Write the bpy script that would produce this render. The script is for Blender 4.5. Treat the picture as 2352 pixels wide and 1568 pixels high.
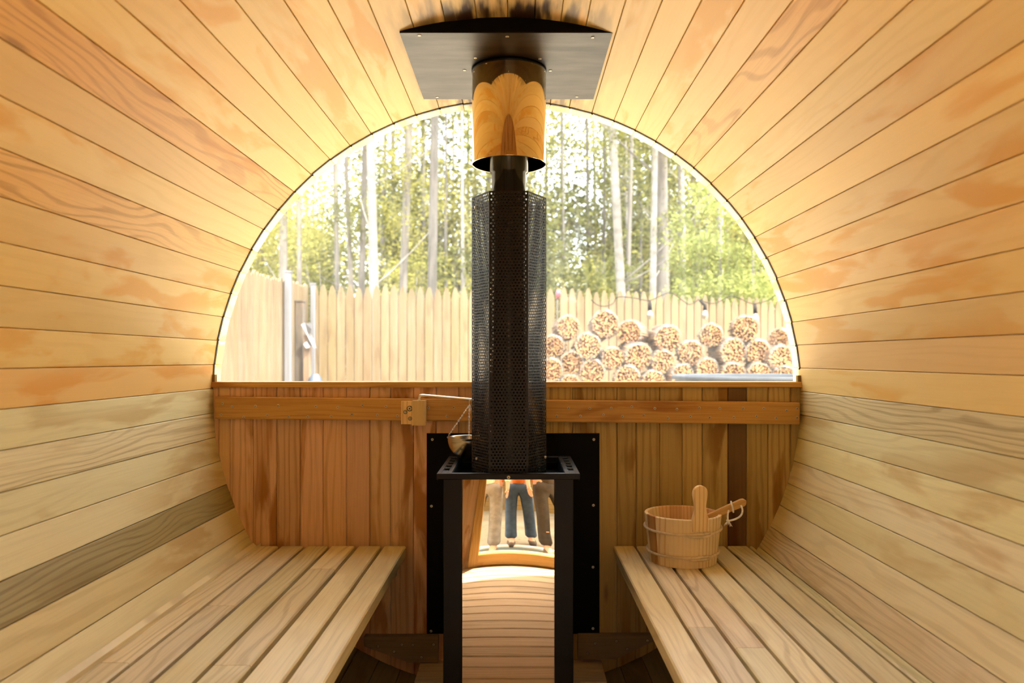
import bpy, math, random
from mathutils import Vector, Matrix
random.seed(7)
for o in list(bpy.data.objects): bpy.data.objects.remove(o)
S = bpy.context.scene
C = S.collection
# ------------------------------------------------------------------ camera, sky, sun, exposure
CX, CY, CZ, F = 0.0385, -2.604, 1.224, 1760.0
AZ = 1.10                       # height of the barrel's axis
GZ = -0.05                      # ground outside
cam = bpy.data.cameras.new('camera'); camo = bpy.data.objects.new('camera', cam); C.objects.link(camo)
camo.location = (CX, CY, CZ); camo.rotation_euler = (math.pi/2, 0, 0)
cam.sensor_width = 36; cam.lens = 36*F/2352; cam.shift_x = -14/2352; cam.shift_y = 39/2352
cam.clip_start = 0.02; cam.clip_end = 300
cam.dof.use_dof = True; cam.dof.focus_distance = 2.35; cam.dof.aperture_fstop = 3.2
S.camera = camo
S.view_settings.view_transform = 'Standard'; S.view_settings.look = 'None'
S.view_settings.gamma = 1; S.view_settings.use_curve_mapping = False
S.view_settings.exposure = 2.25
w = bpy.data.worlds.new('sky'); S.world = w; w.use_nodes = True
wn = w.node_tree.nodes; wl = w.node_tree.links; wn.clear()
wo = wn.new('ShaderNodeOutputWorld'); wb = wn.new('ShaderNodeBackground')
sk = wn.new('ShaderNodeTexSky'); sk.sky_type = 'NISHITA'; sk.sun_disc = False
sk.sun_elevation = math.radians(48); sk.sun_rotation = math.radians(150); sk.dust_density = 3.0; sk.air_density = 1.0
wm = wn.new('ShaderNodeMix'); wm.data_type = 'RGBA'; wm.inputs[0].default_value = 0.5
ws = wn.new('ShaderNodeVectorMath'); ws.operation = 'SCALE'; ws.inputs['Scale'].default_value = 0.16
wl.new(sk.outputs[0], ws.inputs[0]); wl.new(ws.outputs[0], wm.inputs[6]); wm.inputs[7].default_value = (1.0, 0.97, 0.88, 1)
tcw = wn.new('ShaderNodeTexCoord'); spw = wn.new('ShaderNodeSeparateXYZ'); wl.new(tcw.outputs['Generated'], spw.inputs[0])
mrw = wn.new('ShaderNodeMapRange'); mrw.inputs[1].default_value = 0.15; mrw.inputs[2].default_value = 0.8; mrw.inputs[3].default_value = 1.7; mrw.inputs[4].default_value = 5.5   # sky brightened toward the unseen zenith to lift the interior light
wl.new(spw.outputs[2], mrw.inputs[0]); wl.new(mrw.outputs[0], wb.inputs[1])
wl.new(wm.outputs[2], wb.inputs[0])
wl.new(wb.outputs[0], wo.inputs[0])
sl = bpy.data.lights.new('sun', 'SUN'); sl.energy = 6.5; sl.angle = math.radians(0.8); sl.color = (1.0, 0.93, 0.80)
so = bpy.data.objects.new('sun', sl); C.objects.link(so)
SUN = Vector((-0.36, 0.50, -1.05)).normalized()          # travel direction
so.rotation_euler = SUN.to_track_quat('-Z', 'Y').to_euler(); so.location = (6, -8, 12)
# daylight portal in the window opening (guides sky sampling only, gives off nothing itself)

# ------------------------------------------------------------------ helpers
def P(px, py, d):
    return Vector((CX+(px-1190)/F*d, CY+d, CZ-(py-823)/F*d))
V = Vector
class MB:
    def __init__(s): s.v=[]; s.f=[]; s.uv=[]; s.t=[]; s.r=[]; s.m=[]; s.sm=[]
    def add(s, vs, fs, L=None, W=None, T=None, tint=(1,1,1), rnd=None, mat=0, smooth=False, uvs=None):
        L = L or V((0,0,1)); W = W or V((1,0,0)); T = T or V((0,1,0))
        if rnd is None: rnd = random.random()
        b = len(s.v); s.v += [V(p) for p in vs]
        for f in fs:
            s.f.append([b+i for i in f])
            s.uv.append([(V(vs[i]).dot(L), V(vs[i]).dot(W)+V(vs[i]).dot(T)) for i in f])
            s.t.append(tint); s.r.append(rnd); s.m.append(mat); s.sm.append(smooth)
    def prism(s, sec, org, L, W, T, length, **k):
        """section points (w,t) swept by length along L"""
        org=V(org); n=len(sec)
        a=[org+W*p[0]+T*p[1] for p in sec]; c=[p+L*length for p in a]
        fs=[[i,(i+1)%n,n+(i+1)%n,n+i] for i in range(n)]+[list(range(n))[::-1], list(range(n,2*n))]
        s.add(a+c, fs, L, W, T, **k)
    def plank(s, ctr, L, W, T, l, w, t, bev=0.002, **k):
        b=min(bev, w*.45, t*.45); x=w/2; y=t/2
        sec=[(-x+b,-y),(x-b,-y),(x,-y+b),(x,y-b),(x-b,y),(-x+b,y),(-x,y-b),(-x,-y+b)]
        s.prism(sec, V(ctr)-L*(l/2), L, W, T, l, **k)
    def box(s, lo, hi, bev=0.0015, axis=2, **k):
        lo=V(lo); hi=V(hi); c=(lo+hi)/2; d=hi-lo
        ax=[V((1,0,0)),V((0,1,0)),V((0,0,1))]; o=[(1,2),(2,0),(0,1)][axis]
        s.plank(c, ax[axis], ax[o[0]], ax[o[1]], d[axis], d[o[0]], d[o[1]], bev, **k)
    def tube(s, pts, rad, n=10, cap=True, **k):
        pts=[V(p) for p in pts]; N=len(pts)
        if not isinstance(rad,(list,tuple)): rad=[rad]*N
        d0=(pts[1]-pts[0]).normalized(); up=V((0,0,1)) if abs(d0.z)<.9 else V((1,0,0))
        u=d0.cross(up).normalized(); vs=[]
        for i,p in enumerate(pts):
            d=(pts[min(i+1,N-1)]-pts[max(i-1,0)]).normalized()
            u=(u-d*u.dot(d)).normalized(); v2=d.cross(u)
            for j in range(n):
                a=2*math.pi*j/n; vs.append(p+(u*math.cos(a)+v2*math.sin(a))*rad[i])
        fs=[[i*n+j,i*n+(j+1)%n,(i+1)*n+(j+1)%n,(i+1)*n+j] for i in range(N-1) for j in range(n)]
        if cap: fs+= [list(range(n))[::-1], list(range((N-1)*n,N*n))]
        k.setdefault('smooth',True); s.add(vs, fs, **k)
    def lathe(s, prof, ctr, n=48, axis='Z', **k):
        """profile (r, h)"""
        ctr=V(ctr); vs=[]
        for r,h in prof:
            for j in range(n):
                a=2*math.pi*j/n
                if axis=='Z': vs.append(ctr+V((r*math.cos(a), r*math.sin(a), h)))
                else: vs.append(ctr+V((r*math.cos(a), h, r*math.sin(a))))
        m=len(prof); fs=[[i*n+j,i*n+(j+1)%n,(i+1)*n+(j+1)%n,(i+1)*n+j] for i in range(m-1) for j in range(n)]
        k.setdefault('smooth',True); s.add(vs, fs, **k)
    def build(s, name, mat, parent=None, loc=None):
        me=bpy.data.meshes.new(name); off=V(loc) if loc is not None else V((0,0,0))
        me.from_pydata([p-off for p in s.v], [], s.f); 
        me.uv_layers.new(name='UVMap'); me.attributes.new(name='tint', type='FLOAT_COLOR', domain='CORNER')
        me.attributes.new(name='rnd', type='FLOAT', domain='CORNER')
        U=[];T_=[];R_=[]
        for fi,f in enumerate(s.f):
            t=s.t[fi]
            for q in range(len(f)): U+=s.uv[fi][q]; T_+=(t[0],t[1],t[2],1.0); R_.append(s.r[fi])
        me.uv_layers['UVMap'].data.foreach_set('uv',U); me.attributes['tint'].data.foreach_set('color',T_); me.attributes['rnd'].data.foreach_set('value',R_)
        me.polygons.foreach_set('material_index', s.m); me.polygons.foreach_set('use_smooth', s.sm)
        for m_ in (mat if isinstance(mat,(list,tuple)) else [mat]): me.materials.append(m_)
        me.update()
        o=bpy.data.objects.new(name, me); C.objects.link(o); o.location=off
        if parent is not None:
            o.parent=parent; o.location=off-V(parent.location)
        return o
def tag(o, label=None, cat=None, group=None, kind=None):
    if label: o['label']=label
    if cat: o['category']=cat
    if group: o['group']=group
    if kind: o['kind']=kind
    return o
def empty(name, loc, label=None, cat=None, group=None, kind=None):
    o=bpy.data.objects.new(name, None); C.objects.link(o); o.location=loc; o.empty_display_size=.05
    return tag(o,label,cat,group,kind)
X=V((1,0,0)); Y=V((0,1,0)); Z=V((0,0,1))

# ------------------------------------------------------------------ materials
def newmat(name):
    m=bpy.data.materials.new(name); m.use_nodes=True; nt=m.node_tree; nt.nodes.clear()
    out=nt.nodes.new('ShaderNodeOutputMaterial'); b=nt.nodes.new('ShaderNodeBsdfPrincipled')
    nt.links.new(b.outputs[0], out.inputs[0]); return m,nt,b,out
class G:
    def __init__(s, nt): s.nt=nt
    def n(s,t,**k):
        x=s.nt.nodes.new(t)
        for a,b in k.items(): setattr(x,a,b)
        return x
    def l(s,a,b): s.nt.links.new(a,b)
    def set(s,sock,v):
        if hasattr(v,'links') or hasattr(v,'is_linked'): s.l(v,sock)
        else: sock.default_value=v
    def math(s,op,a,b=0.0,c=0.0,clamp=False):
        x=s.n('ShaderNodeMath',operation=op,use_clamp=clamp); s.set(x.inputs[0],a); s.set(x.inputs[1],b); s.set(x.inputs[2],c); return x.outputs[0]
    def mix(s,f,a,b,bt='MIX'):
        x=s.n('ShaderNodeMix',data_type='RGBA',blend_type=bt); s.set(x.inputs[0],f)
        s.set(x.inputs[6], a if not isinstance(a,tuple) else (*a[:3],1)); s.set(x.inputs[7], b if not isinstance(b,tuple) else (*b[:3],1)); return x.outputs[2]
    def ramp(s,f,lo,hi):
        x=s.n('ShaderNodeMapRange'); x.interpolation_type='SMOOTHSTEP'; s.l(f,x.inputs[0]); x.inputs[1].default_value=lo; x.inputs[2].default_value=hi; return x.outputs[0]
    def comb(s,a,b,c=0.0):
        x=s.n('ShaderNodeCombineXYZ'); s.set(x.inputs[0],a); s.set(x.inputs[1],b); s.set(x.inputs[2],c); return x.outputs[0]
    def noise(s,vec,scale=1,detail=2,w=None,dist=0,rough=.5):
        x=s.n('ShaderNodeTexNoise',noise_dimensions='4D' if w is not None else '3D')
        if vec is not None: s.l(vec,x.inputs['Vector'])
        if w is not None: s.set(x.inputs['W'],w)
        x.inputs['Scale'].default_value=scale; x.inputs['Detail'].default_value=detail; x.inputs['Distortion'].default_value=dist; x.inputs['Roughness'].default_value=rough
        return x.outputs[0]
def wood(name, base, dark, stain=None, ring=.45, fine=.35, stain_amt=.5, freq=34, rough=.55, knots=.5, scorch=False, warp=7):
    m,nt,b,out=newmat(name); g=G(nt)
    uv=g.n('ShaderNodeUVMap'); sp=g.n('ShaderNodeSeparateXYZ'); g.l(uv.outputs[0],sp.inputs[0]); u,v=sp.outputs[0],sp.outputs[1]
    ra=g.n('ShaderNodeAttribute',attribute_name='rnd'); W=g.math('MULTIPLY',ra.outputs['Fac'],57.0)
    ti=g.n('ShaderNodeAttribute',attribute_name='tint')
    vec=g.comb(g.math('MULTIPLY',u,1.1),g.math('MULTIPLY',v,8.0))
    n1=g.noise(vec,1,2,W,.25)
    n2=g.noise(g.comb(g.math('MULTIPLY',u,9),g.math('MULTIPLY',v,30)),1,3,W)
    t=g.math('ADD',g.math('MULTIPLY',v,freq),g.math('ADD',g.math('MULTIPLY',n1,warp),g.math('MULTIPLY',n2,.35)))
    # knots: sparse swirls
    vo=g.n('ShaderNodeTexVoronoi',voronoi_dimensions='3D'); g.l(g.comb(g.math('MULTIPLY',u,2.2),g.math('MULTIPLY',v,9.0),W),vo.inputs['Vector']); vo.inputs['Scale'].default_value=1
    kd=vo.outputs['Distance']
    kn=g.math('SUBTRACT',1.0,g.ramp(kd,0.03,0.11)); sel=g.ramp(g.n('ShaderNodeSeparateColor').outputs[0],0,1)
    sc=nt.nodes[-1] if False else None
    sepc=g.n('ShaderNodeSeparateColor'); g.l(vo.outputs['Color'],sepc.inputs[0]); sel=g.ramp(sepc.outputs[0],.80,.82)
    kn=g.math('MULTIPLY',g.math('MULTIPLY',kn,sel),knots)
    t=g.math('ADD',t,g.math('MULTIPLY',g.math('MULTIPLY',g.math('SUBTRACT',1.0,g.ramp(kd,0.0,.45)),sel),2.2*knots))
    si=g.math('SINE',g.math('MULTIPLY',t,6.2832)); r1=g.ramp(si,.1,1.0)
    gate=g.ramp(g.noise(g.comb(g.math('MULTIPLY',u,.7),g.math('MULTIPLY',v,4)),1,1,g.math('ADD',W,9.0)),.30,.62)
    r1=g.math('MULTIPLY',r1,gate)
    fn=g.noise(g.comb(g.math('MULTIPLY',u,5),g.math('MULTIPLY',v,330)),1,3,W); fn2=g.ramp(fn,.42,.70)
    col=g.mix(1.0,base,ti.outputs['Color'],'MULTIPLY')
    dk=g.mix(1.0,dark,ti.outputs['Color'],'MULTIPLY')
    fac=g.math('ADD',g.math('MULTIPLY',r1,ring),g.math('MULTIPLY',fn2,fine),clamp=True)
    col=g.mix(fac,col,dk)
    if stain:
        sn=g.noise(g.comb(g.math('MULTIPLY',u,2.6),g.math('MULTIPLY',v,13)),1,4,g.math('ADD',W,31.0),.6)
        big=g.noise(g.comb(g.math('MULTIPLY',u,.8),g.math('MULTIPLY',v,5)),1,1,g.math('ADD',W,77.0))
        sf=g.math('MULTIPLY',g.ramp(sn,.49,.60),g.ramp(big,.40,.58))
        col=g.mix(g.math('MULTIPLY',sf,stain_amt),col,g.mix(1.0,stain,ti.outputs['Color'],'MULTIPLY'))
    col=g.mix(g.math('MULTIPLY',kn,1.0),col,(dark[0]*.25,dark[1]*.22,dark[2]*.2))
    if scorch:
        ge=g.n('ShaderNodeNewGeometry'); s3=g.n('ShaderNodeSeparateXYZ'); g.l(ge.outputs['Position'],s3.inputs[0])
        fx=g.math('SUBTRACT',1.0,g.ramp(g.math('ABSOLUTE',g.math('SUBTRACT',s3.outputs[0],.008)),.10,.36))
        sn3=g.noise(g.comb(g.math('MULTIPLY',s3.outputs[0],30),g.math('MULTIPLY',s3.outputs[1],4)),1,3)
        yy=g.math('ADD',s3.outputs[1],g.math('MULTIPLY',g.math('SUBTRACT',sn3,.5),.30))
        fy=g.ramp(yy,-.80,-.66)
        col=g.mix(g.math('MULTIPLY',g.math('MULTIPLY',fy,fx),g.ramp(sn3,.25,.60)),col,(.035,.014,.004))
    g.l(col,b.inputs['Base Color']); b.inputs['Roughness'].default_value=rough; b.inputs['Specular IOR Level'].default_value=.25
    bp=g.n('ShaderNodeBump'); bp.inputs['Strength'].default_value=.12; bp.inputs['Distance'].default_value=.001; g.l(fn,bp.inputs['Height']); g.l(bp.outputs[0],b.inputs['Normal'])
    return m
def plain(name, col, rough=.5, metal=0, noise=0, scale=20, spec=.5, bump=0, sx=(1,1,1)):
    m,nt,b,out=newmat(name); g=G(nt)
    b.inputs['Base Color'].default_value=(*col,1); b.inputs['Roughness'].default_value=rough; b.inputs['Metallic'].default_value=metal; b.inputs['Specular IOR Level'].default_value=spec
    tc=g.n('ShaderNodeTexCoord'); mp=g.n('ShaderNodeMapping'); mp.inputs['Scale'].default_value=sx; g.l(tc.outputs['Object'],mp.inputs[0])
    n=g.noise(mp.outputs[0],scale,4)
    if noise:
        c2=tuple(c*(1-noise) for c in col); g.l(g.mix(g.ramp(n,.35,.65),tuple(col),c2),b.inputs['Base Color'])
    if bump:
        bp=g.n('ShaderNodeBump'); bp.inputs['Strength'].default_value=bump; bp.inputs['Distance'].default_value=.002; g.l(n,bp.inputs['Height']); g.l(bp.outputs[0],b.inputs['Normal'])
    rr=g.math('ADD',g.math('MULTIPLY',n,.12),rough-.06,clamp=True); g.l(rr,b.inputs['Roughness'])
    return m
M={}
M['stave']=wood('stave_wood',(.88,.62,.245),(.68,.41,.12),(.80,.42,.07),ring=.17,fine=.08,stain_amt=.85,freq=30,rough=.5,scorch=True)
M['stave_fig']=wood('figured_stave_wood',(.86,.52,.16),(.50,.24,.045),(.70,.32,.04),ring=.6,fine=.25,stain_amt=.6,freq=38,rough=.5,warp=12)
M['stave_low_fig']=wood('figured_low_stave_wood',(.74,.63,.36),(.36,.25,.11),(.45,.31,.11),ring=.5,fine=.3,stain_amt=.4,freq=58,rough=.5,warp=10)
M['stave_low']=wood('low_stave_wood',(.76,.665,.37),(.50,.39,.18),(.52,.34,.12),ring=.34,fine=.18,stain_amt=.6,freq=34,rough=.55,scorch=False)
M['wall']=wood('wall_board_wood',(.68,.42,.23),(.38,.19,.075),(.34,.13,.02),ring=.5,fine=.22,stain_amt=.9,freq=42,rough=.5,warp=5)
M['rail']=wood('rail_wood',(.56,.33,.10),(.34,.165,.04),(.30,.11,.02),ring=.4,fine=.45,stain_amt=.7,freq=45,rough=.42)
M['bench']=wood('bench_wood',(.75,.655,.42),(.45,.345,.185),(.50,.36,.18),ring=.46,fine=.30,stain_amt=.35,freq=40,rough=.5,warp=9)
M['bucket']=wood('bucket_pine',(.92,.75,.48),(.72,.46,.2),None,ring=.75,fine=.15,freq=85,rough=.45,warp=5,knots=.4)
M['ladle']=wood('ladle_wood',(.66,.40,.14),(.5,.26,.07),None,ring=.35,fine=.3,freq=60,rough=.4,knots=0)
M['picket']=wood('picket_wood',(.074,.051,.026),(.046,.029,.013),(.036,.019,.007),ring=.25,fine=.25,stain_amt=.5,freq=30,rough=.8,knots=.8)
M['slat']=wood('floor_slat_wood',(.55,.45,.36),(.30,.22,.15),(.25,.18,.12),ring=.3,fine=.3,stain_amt=.4,freq=45,rough=.7)
M['black']=plain('matt_black_steel',(.002,.002,.0018),.55,0,spec=.1)
M['blackg']=plain('satin_black_steel',(.003,.003,.0025),.38,0,noise=.3,spec=.22,scale=12)
M['plate']=plain('dark_plate_steel',(.030,.022,.013),  .42,.5,spec=.2,noise=.35,scale=7,bump=.2,sx=(1,4,1))
M['guard']=plain('perforated_black_steel',(.005,.0055,.003),.40,0,spec=.30)
M['vent']=plain('satin_vent_steel',(.07,.08,.08),.25,.8,spec=.5)
M['screw']=plain('zinc_screw',(.55,.50,.38),.35,1)
M['screwd']=plain('screw_recess',(.03,.02,.012),.6)
M['steel']=plain('brushed_steel',(.62,.58,.50),.22,1,scale=30)
M['rod']=plain('brushed_rod',(.78,.72,.60),.38,1)
M['pipe']=plain('stove_pipe_steel',(.05,.045,.03),.16,.7,noise=.5,scale=9)
M['collar']=plain('polished_collar',(.66,.52,.30),.035,1,scale=2)
M['mirror']=plain('polished_door_plate',(.72,.60,.42),.012,1,scale=2)
M['cord']=plain('white_cotton_cord',(.93,.90,.86),.9,noise=.2,scale=200)
M['band']=plain('pale_rattan_band',(.80,.64,.42),.55,noise=.2,scale=60)
M['gasket']=plain('black_gasket',(.006,.004,.003),.6)
# ------------------------------------------------------------------ the barrel shell (setting)
left=[98.54+4.72*k for k in range(0,27)]          # borders going down the left side
right=[77.74-4.532*k for k in range(0,38)]
while left[-1] < 262: left.append(left[-1]+4.6)
bord=sorted([a for a in left if a<268]+[a for a in right if a>-88]+[93.9,89.3,85.4,81.5])
bord=[bord[0]-4.3]+bord if bord[0]-(-90)>3 else bord
Y0,Y1=-2.88,.068
def pt(a,r=1.0): return V((r*math.cos(math.radians(a)),0,AZ+r*math.sin(math.radians(a))))
shell={'ceiling':MB(),'wall_left':MB(),'wall_right':MB(),'floor':MB()}
stave_info=[]
rs=random.Random(11)
bord_full=bord+[bord[0]+360]
for i in range(len(bord_full)-1):
    a0,a1=bord_full[i],bord_full[i+1]
    if a1-a0<.8: continue
    am=(a0+a1)/2; amn=am if am<270 else am-360
    r=1.0+rs.uniform(-.0012,.0012)
    g_=math.degrees(.0007)
    p0,p1=pt(a0+g_,r),pt(a1-g_,r); q0,q1=pt(a0-g_*2,r+.038),pt(a1+g_*2,r+.038)
    d=(p1-p0).normalized(); nrm=V((d.z,0,-d.x))
    if nrm.dot(p0-V((0,0,AZ)))<0: nrm=-nrm
    b=.0014
    sec=[p0+d*b, p1-d*b, p1+nrm*b, q1, q0, p0+nrm*b]
    k='ceiling' if 52<amn<128 else 'wall_left' if 128<=amn<232 else 'wall_right' if -52<amn<=52 else 'floor'
    up = amn>0.8 and amn<178.8
    br=rs.uniform(.90,1.05); tn=(br, br*rs.uniform(.95,1.02), br*rs.uniform(.86,1.04))
    if 136<amn<140.9: tn=(.78,.58,.36)
    if 150.2<amn<155: tn=(.92,.80,.62)
    if 174<amn<178.8: tn=(.97,.86,.70)
    if 197.8<amn<202.5: tn=(.50,.48,.36)
    if 202.5<amn<207.2: tn=(.88,.82,.74)
    if 50.5<amn<55.1: tn=(.88,.80,.68)
    stave_info.append((a0,a1,r))
    L,W,T=Y,d,nrm
    fig=(136<amn<140.9) or (150.2<amn<155) or (50.5<amn<55.1)
    lfig=(197.8<amn<202.5) or (-31.2<amn<-26.6) or (184<amn<188) or (-4<amn<.7)
    if k=='floor': tn=tuple(c*.30 for c in tn)  # floor staves darkened: shade under the benches put into their tint
    if fig: tn=(.95,.9,.85) if amn>138 and amn<141 else (1.02,1.05,1.1)
    vs=[p+Y*Y0 for p in sec]+[p+Y*Y1 for p in sec]; n=6
    fs=[[j,(j+1)%n,n+(j+1)%n,n+j] for j in range(n)]+[list(range(n))[::-1],list(range(n,2*n))]
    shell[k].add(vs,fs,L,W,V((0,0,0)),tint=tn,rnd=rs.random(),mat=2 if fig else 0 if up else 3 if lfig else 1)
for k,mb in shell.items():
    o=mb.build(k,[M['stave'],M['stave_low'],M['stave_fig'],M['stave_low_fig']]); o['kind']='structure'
# hoops outside keep the light out of the joints
# ------------------------------------------------------------------ back wall of vertical boards
SILL=AZ+.043
bx=[(-1.0)]+[ (x-1190)/676+CX for x in (502,527.7,581,635,689,742,795.6,849,897,950,1002,1054,1106,1158,1211,1263,1315,1367,1417,1461,1515,1567,1613,1672,1715,1764.5,1816)]+[1.0]
mb=MB(); rw=random.Random(5)
for i in range(len(bx)-1):
    x0,x1=bx[i]+.0006,bx[i+1]-.0006
    def zb(x): return AZ-math.sqrt(max(0,1.0-min(1,abs(x))**2))
    n=5; xs=[x0+(x1-x0)*j/n for j in range(n+1)]
    b=.0025
    front=[(x0+b,SILL-.004)]+[(max(x0+b,min(x1-b,x)),zb(x)) for x in xs]+[(x1-b,SILL-.004)]
    mid=[(x0,SILL-.004)]+[(x,zb(x)) for x in xs]+[(x1,SILL-.004)]
    N=len(front)
    vs=[V((p[0],0,p[1])) for p in front]+[V((p[0],b,p[1])) for p in mid]+[V((p[0],.038,p[1])) for p in mid]
    fs=[list(range(N))]+[[j,(j+1)%N,N+(j+1)%N,N+j] for j in range(N)]+[[N+j,N+(j+1)%N,2*N+(j+1)%N,2*N+j] for j in range(N)]+[list(range(2*N,3*N))[::-1]]
    br=rw.uniform(.86,1.1)
    xm=(x0+x1)/2
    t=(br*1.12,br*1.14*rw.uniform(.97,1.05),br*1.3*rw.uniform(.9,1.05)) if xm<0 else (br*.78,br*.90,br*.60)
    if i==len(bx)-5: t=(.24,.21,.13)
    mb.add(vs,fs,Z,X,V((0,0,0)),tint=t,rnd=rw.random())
wall=mb.build('wall_back',M['wall']); wall['kind']='structure'
# edge strips where wall meets the barrel above the rail
mb=MB(); mb.box((-.999,-.012,SILL-.017),(.999,.05,SILL+.002),.002,0,tint=(1.15,1.15,1.1)); 
o=mb.build('trim_1',M['rail']); o['kind']='structure'
for px,py0,py1,nm in ((490.5,860,878,'trim_2'),(1836,862,883,'trim_3')):
    mb=MB(); a=P(px,py1,2.6); c=P(px,py0,2.6); mb.box((a.x-.006,-.008,a.z),(a.x+.006,.012,c.z),.001,2,tint=(.5,.5,.4)); o=mb.build(nm,M['rail']); o['kind']='structure'
# window pane with its black seal
def glassmat():
    m,nt,b,out=newmat('acrylic_pane'); g=G(nt); nt.nodes.remove(b)
    tr=g.n('ShaderNodeBsdfTransparent'); tr.inputs[0].default_value=(.97,.98,.96,1)
    gl=g.n('ShaderNodeBsdfGlossy'); gl.inputs['Roughness'].default_value=.02
    fr=g.n('ShaderNodeFresnel'); fr.inputs[0].default_value=1.45
    m1=g.n('ShaderNodeMixShader'); g.l(g.math('MULTIPLY',fr.outputs[0],.8),m1.inputs[0]); g.l(tr.outputs[0],m1.inputs[1]); g.l(gl.outputs[0],m1.inputs[2])
    df=g.n('ShaderNodeBsdfTranslucent'); df.inputs[0].default_value=(.95,.95,.92,1)
    tc=g.n('ShaderNodeTexCoord'); mp=g.n('ShaderNodeMapping'); mp.inputs['Scale'].default_value=(60,1,5); g.l(tc.outputs['Object'],mp.inputs[0])
    n=g.noise(mp.outputs[0],1,5); n2=g.noise(tc.outputs['Object'],2.2,3)
    fac=g.math('ADD',g.math('MULTIPLY',g.ramp(n,.42,.72),.014),g.math('MULTIPLY',g.ramp(n2,.3,.7),.010)); fac=g.math('ADD',fac,.005)
    m2=g.n('ShaderNodeMixShader'); g.l(fac,m2.inputs[0]); g.l(m1.outputs[0],m2.inputs[1]); g.l(df.outputs[0],m2.inputs[2]); g.l(m2.outputs[0],out.inputs[0])
    return m
M['glass']=glassmat()
a0=math.degrees(math.asin(.043)); arc=[]
for i in range(97):
    a=a0+(180-2*a0)*i/96; arc.append(pt(a,.998))
mb=MB(); n=len(arc); vs=[p+Y*.010 for p in arc]+[p+Y*.014 for p in arc]
fs=[list(range(n)),list(range(n,2*n))[::-1]]+[[j,(j+1)%n,n+(j+1)%n,n+j] for j in range(n)]
mb.add(vs,fs); win=mb.build('window_1',M['glass']); win['kind']='structure'
mb=MB()
for a0_,a1_,r in stave_info:
    am=(a0_+a1_)/2
    if am<3 or am>177 or abs(am-70.5)<.1: continue
    p0,p1=pt(a0_+.12,r-.001),pt(a1_-.12,r-.001); d=(p1-p0).normalized(); nn=V((d.z,0,-d.x)); nn=nn if nn.dot(V((0,0,AZ))-p0)>0 else -nn
    dd=.0042
    s=[p0,p1,p1+nn*.0014,p0+nn*.0014]
    s=[p+Y*(-.004) for p in s]+[p+Y*(.0065) for p in s]
    mb.add(s,[[0,1,2,3],[4,7,6,5],[0,4,5,1],[1,5,6,2],[2,6,7,3],[3,7,4,0]],mat=0)
    k0=pt(a0_,r+.004); mb.tube([p0-Y*.001+nn*0,pt(a0_-.25,r-.004)+Y*.001],.0022,6)
mb.build('seal',M['gasket'],win)

# ------------------------------------------------------------------ screws
def screw_mesh(r=.0048):
    mb=MB(); mb.lathe([(.0,-.0010),(r*.30,-.0010),(r*.34,-.0018),(r*.9,-.0014),(r,0.0),(r,.004)],(0,0,0),12,'Y')
    mb.lathe([(.0,-.0016),(r*.38,-.0017)],(0,0,0),8,'Y',mat=1)
    mb.lathe([(r*1.0,-.0004),(r*1.25,-.0003)],(0,0,0),12,'Y',mat=1)
    o=mb.build('screw',[M['screw'],M['screwd']]); me=o.data; bpy.data.objects.remove(o); return me
SM=screw_mesh()
def screw(parent, p, rot=None, s=1):
    o=bpy.data.objects.new('screw',SM); C.objects.link(o); o.parent=parent; o.location=V(p)-V(parent.location); o.scale=(s,s,s)
    if rot: o.rotation_euler=rot
    return o
# rail
DR=2.604-.026
rail=MB(); zt0=CZ-(912-823)/F*DR; zt1=CZ-(925-823)/F*DR
def railz(px,top=True): 
    t=(px-495)/(1837-495); return (CZ-((912+13*t)-823)/F*DR) if top else (CZ-((963+8*t)-823)/F*DR)
xl=P(494,0,DR).x; xr=P(1837,0,DR).x
def railmesh(px0,px1,tint):
    a=P(px0,0,DR).x; c=P(px1,0,DR).x
    mid=V(((a+c)/2,-.013,(railz(px0)+railz(px0,False)+railz(px1)+railz(px1,False))/4))
    ang=math.atan2(railz(px1)-railz(px0),c-a); L=V((math.cos(ang),0,math.sin(ang))); Wd=V((-math.sin(ang),0,math.cos(ang)))
    rail.plank(mid,L,Wd,Y,c-a,railz(px0)-railz(px0,False),.026,.003,tint=tint,rnd=.3)
railmesh(494,1837,(1.05,1.0,.95))
ro=rail.build('wall_rail',M['rail'],loc=(0,-.013,1.15)); tag(ro,'long varnished wooden batten screwed across the back wall below the window','batten')
q6=lambda x,y:(480+x/3.733,860+y/3.733)
q4=lambda x,y:(900+x/3.563,880+y/3.563)
q7=lambda x,y:(1360+x/3.733,860+y/3.733)
sc=[q6(*p) for p in ((115,248),(198,275),(398,270),(593,265),(917,273),(1105,280),(1315,263),(1517,272),(105,345),(297,365),(500,347),(685,362),(847,362),(1047,357),(1225,340),(1443,347),(1615,353),(1883,284))]
sc+=[q4(*p) for p in ((507,198),(452,268),(630,278),(1446,203),(1350,268),(1620,205),(1543,268),(1795,203),(1732,258),(1887,270))]
sc+=[q7(*p) for p in ((340,275),(538,290),(727,297),(920,285),(1095,290),(1295,288),(1472,290),(1668,306),(1757,292),(443,347),(650,372),(843,358),(1008,368),(1215,367),(1410,356),(1577,372),(1758,368))]
for p in sc: screw(ro,P(p[0],p[1],DR)+V((0,.0005,0)),s=1.0)

# ------------------------------------------------------------------ hearth shield on the wall
DS=2.598
a=P(980,995,DS); c=P(1377,1455,DS)
mb=MB(); mb.box((a.x,-.006,c.z),(c.x,-.0002,a.z),.001,2)
sh=mb.build('heat_shield',M['black'],loc=((a.x+c.x)/2,-.003,c.z)); tag(sh,'flat black steel heat shield plate screwed to the wall behind the stove','shield')
for p in ((993,1009),(1364,1009),(991,1162),(1363,1160),(1362,1302),(1362,1443),(990,1449)): screw(sh,P(p[0],p[1],DS)-V((0,0.0,0)),s=.95)

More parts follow.
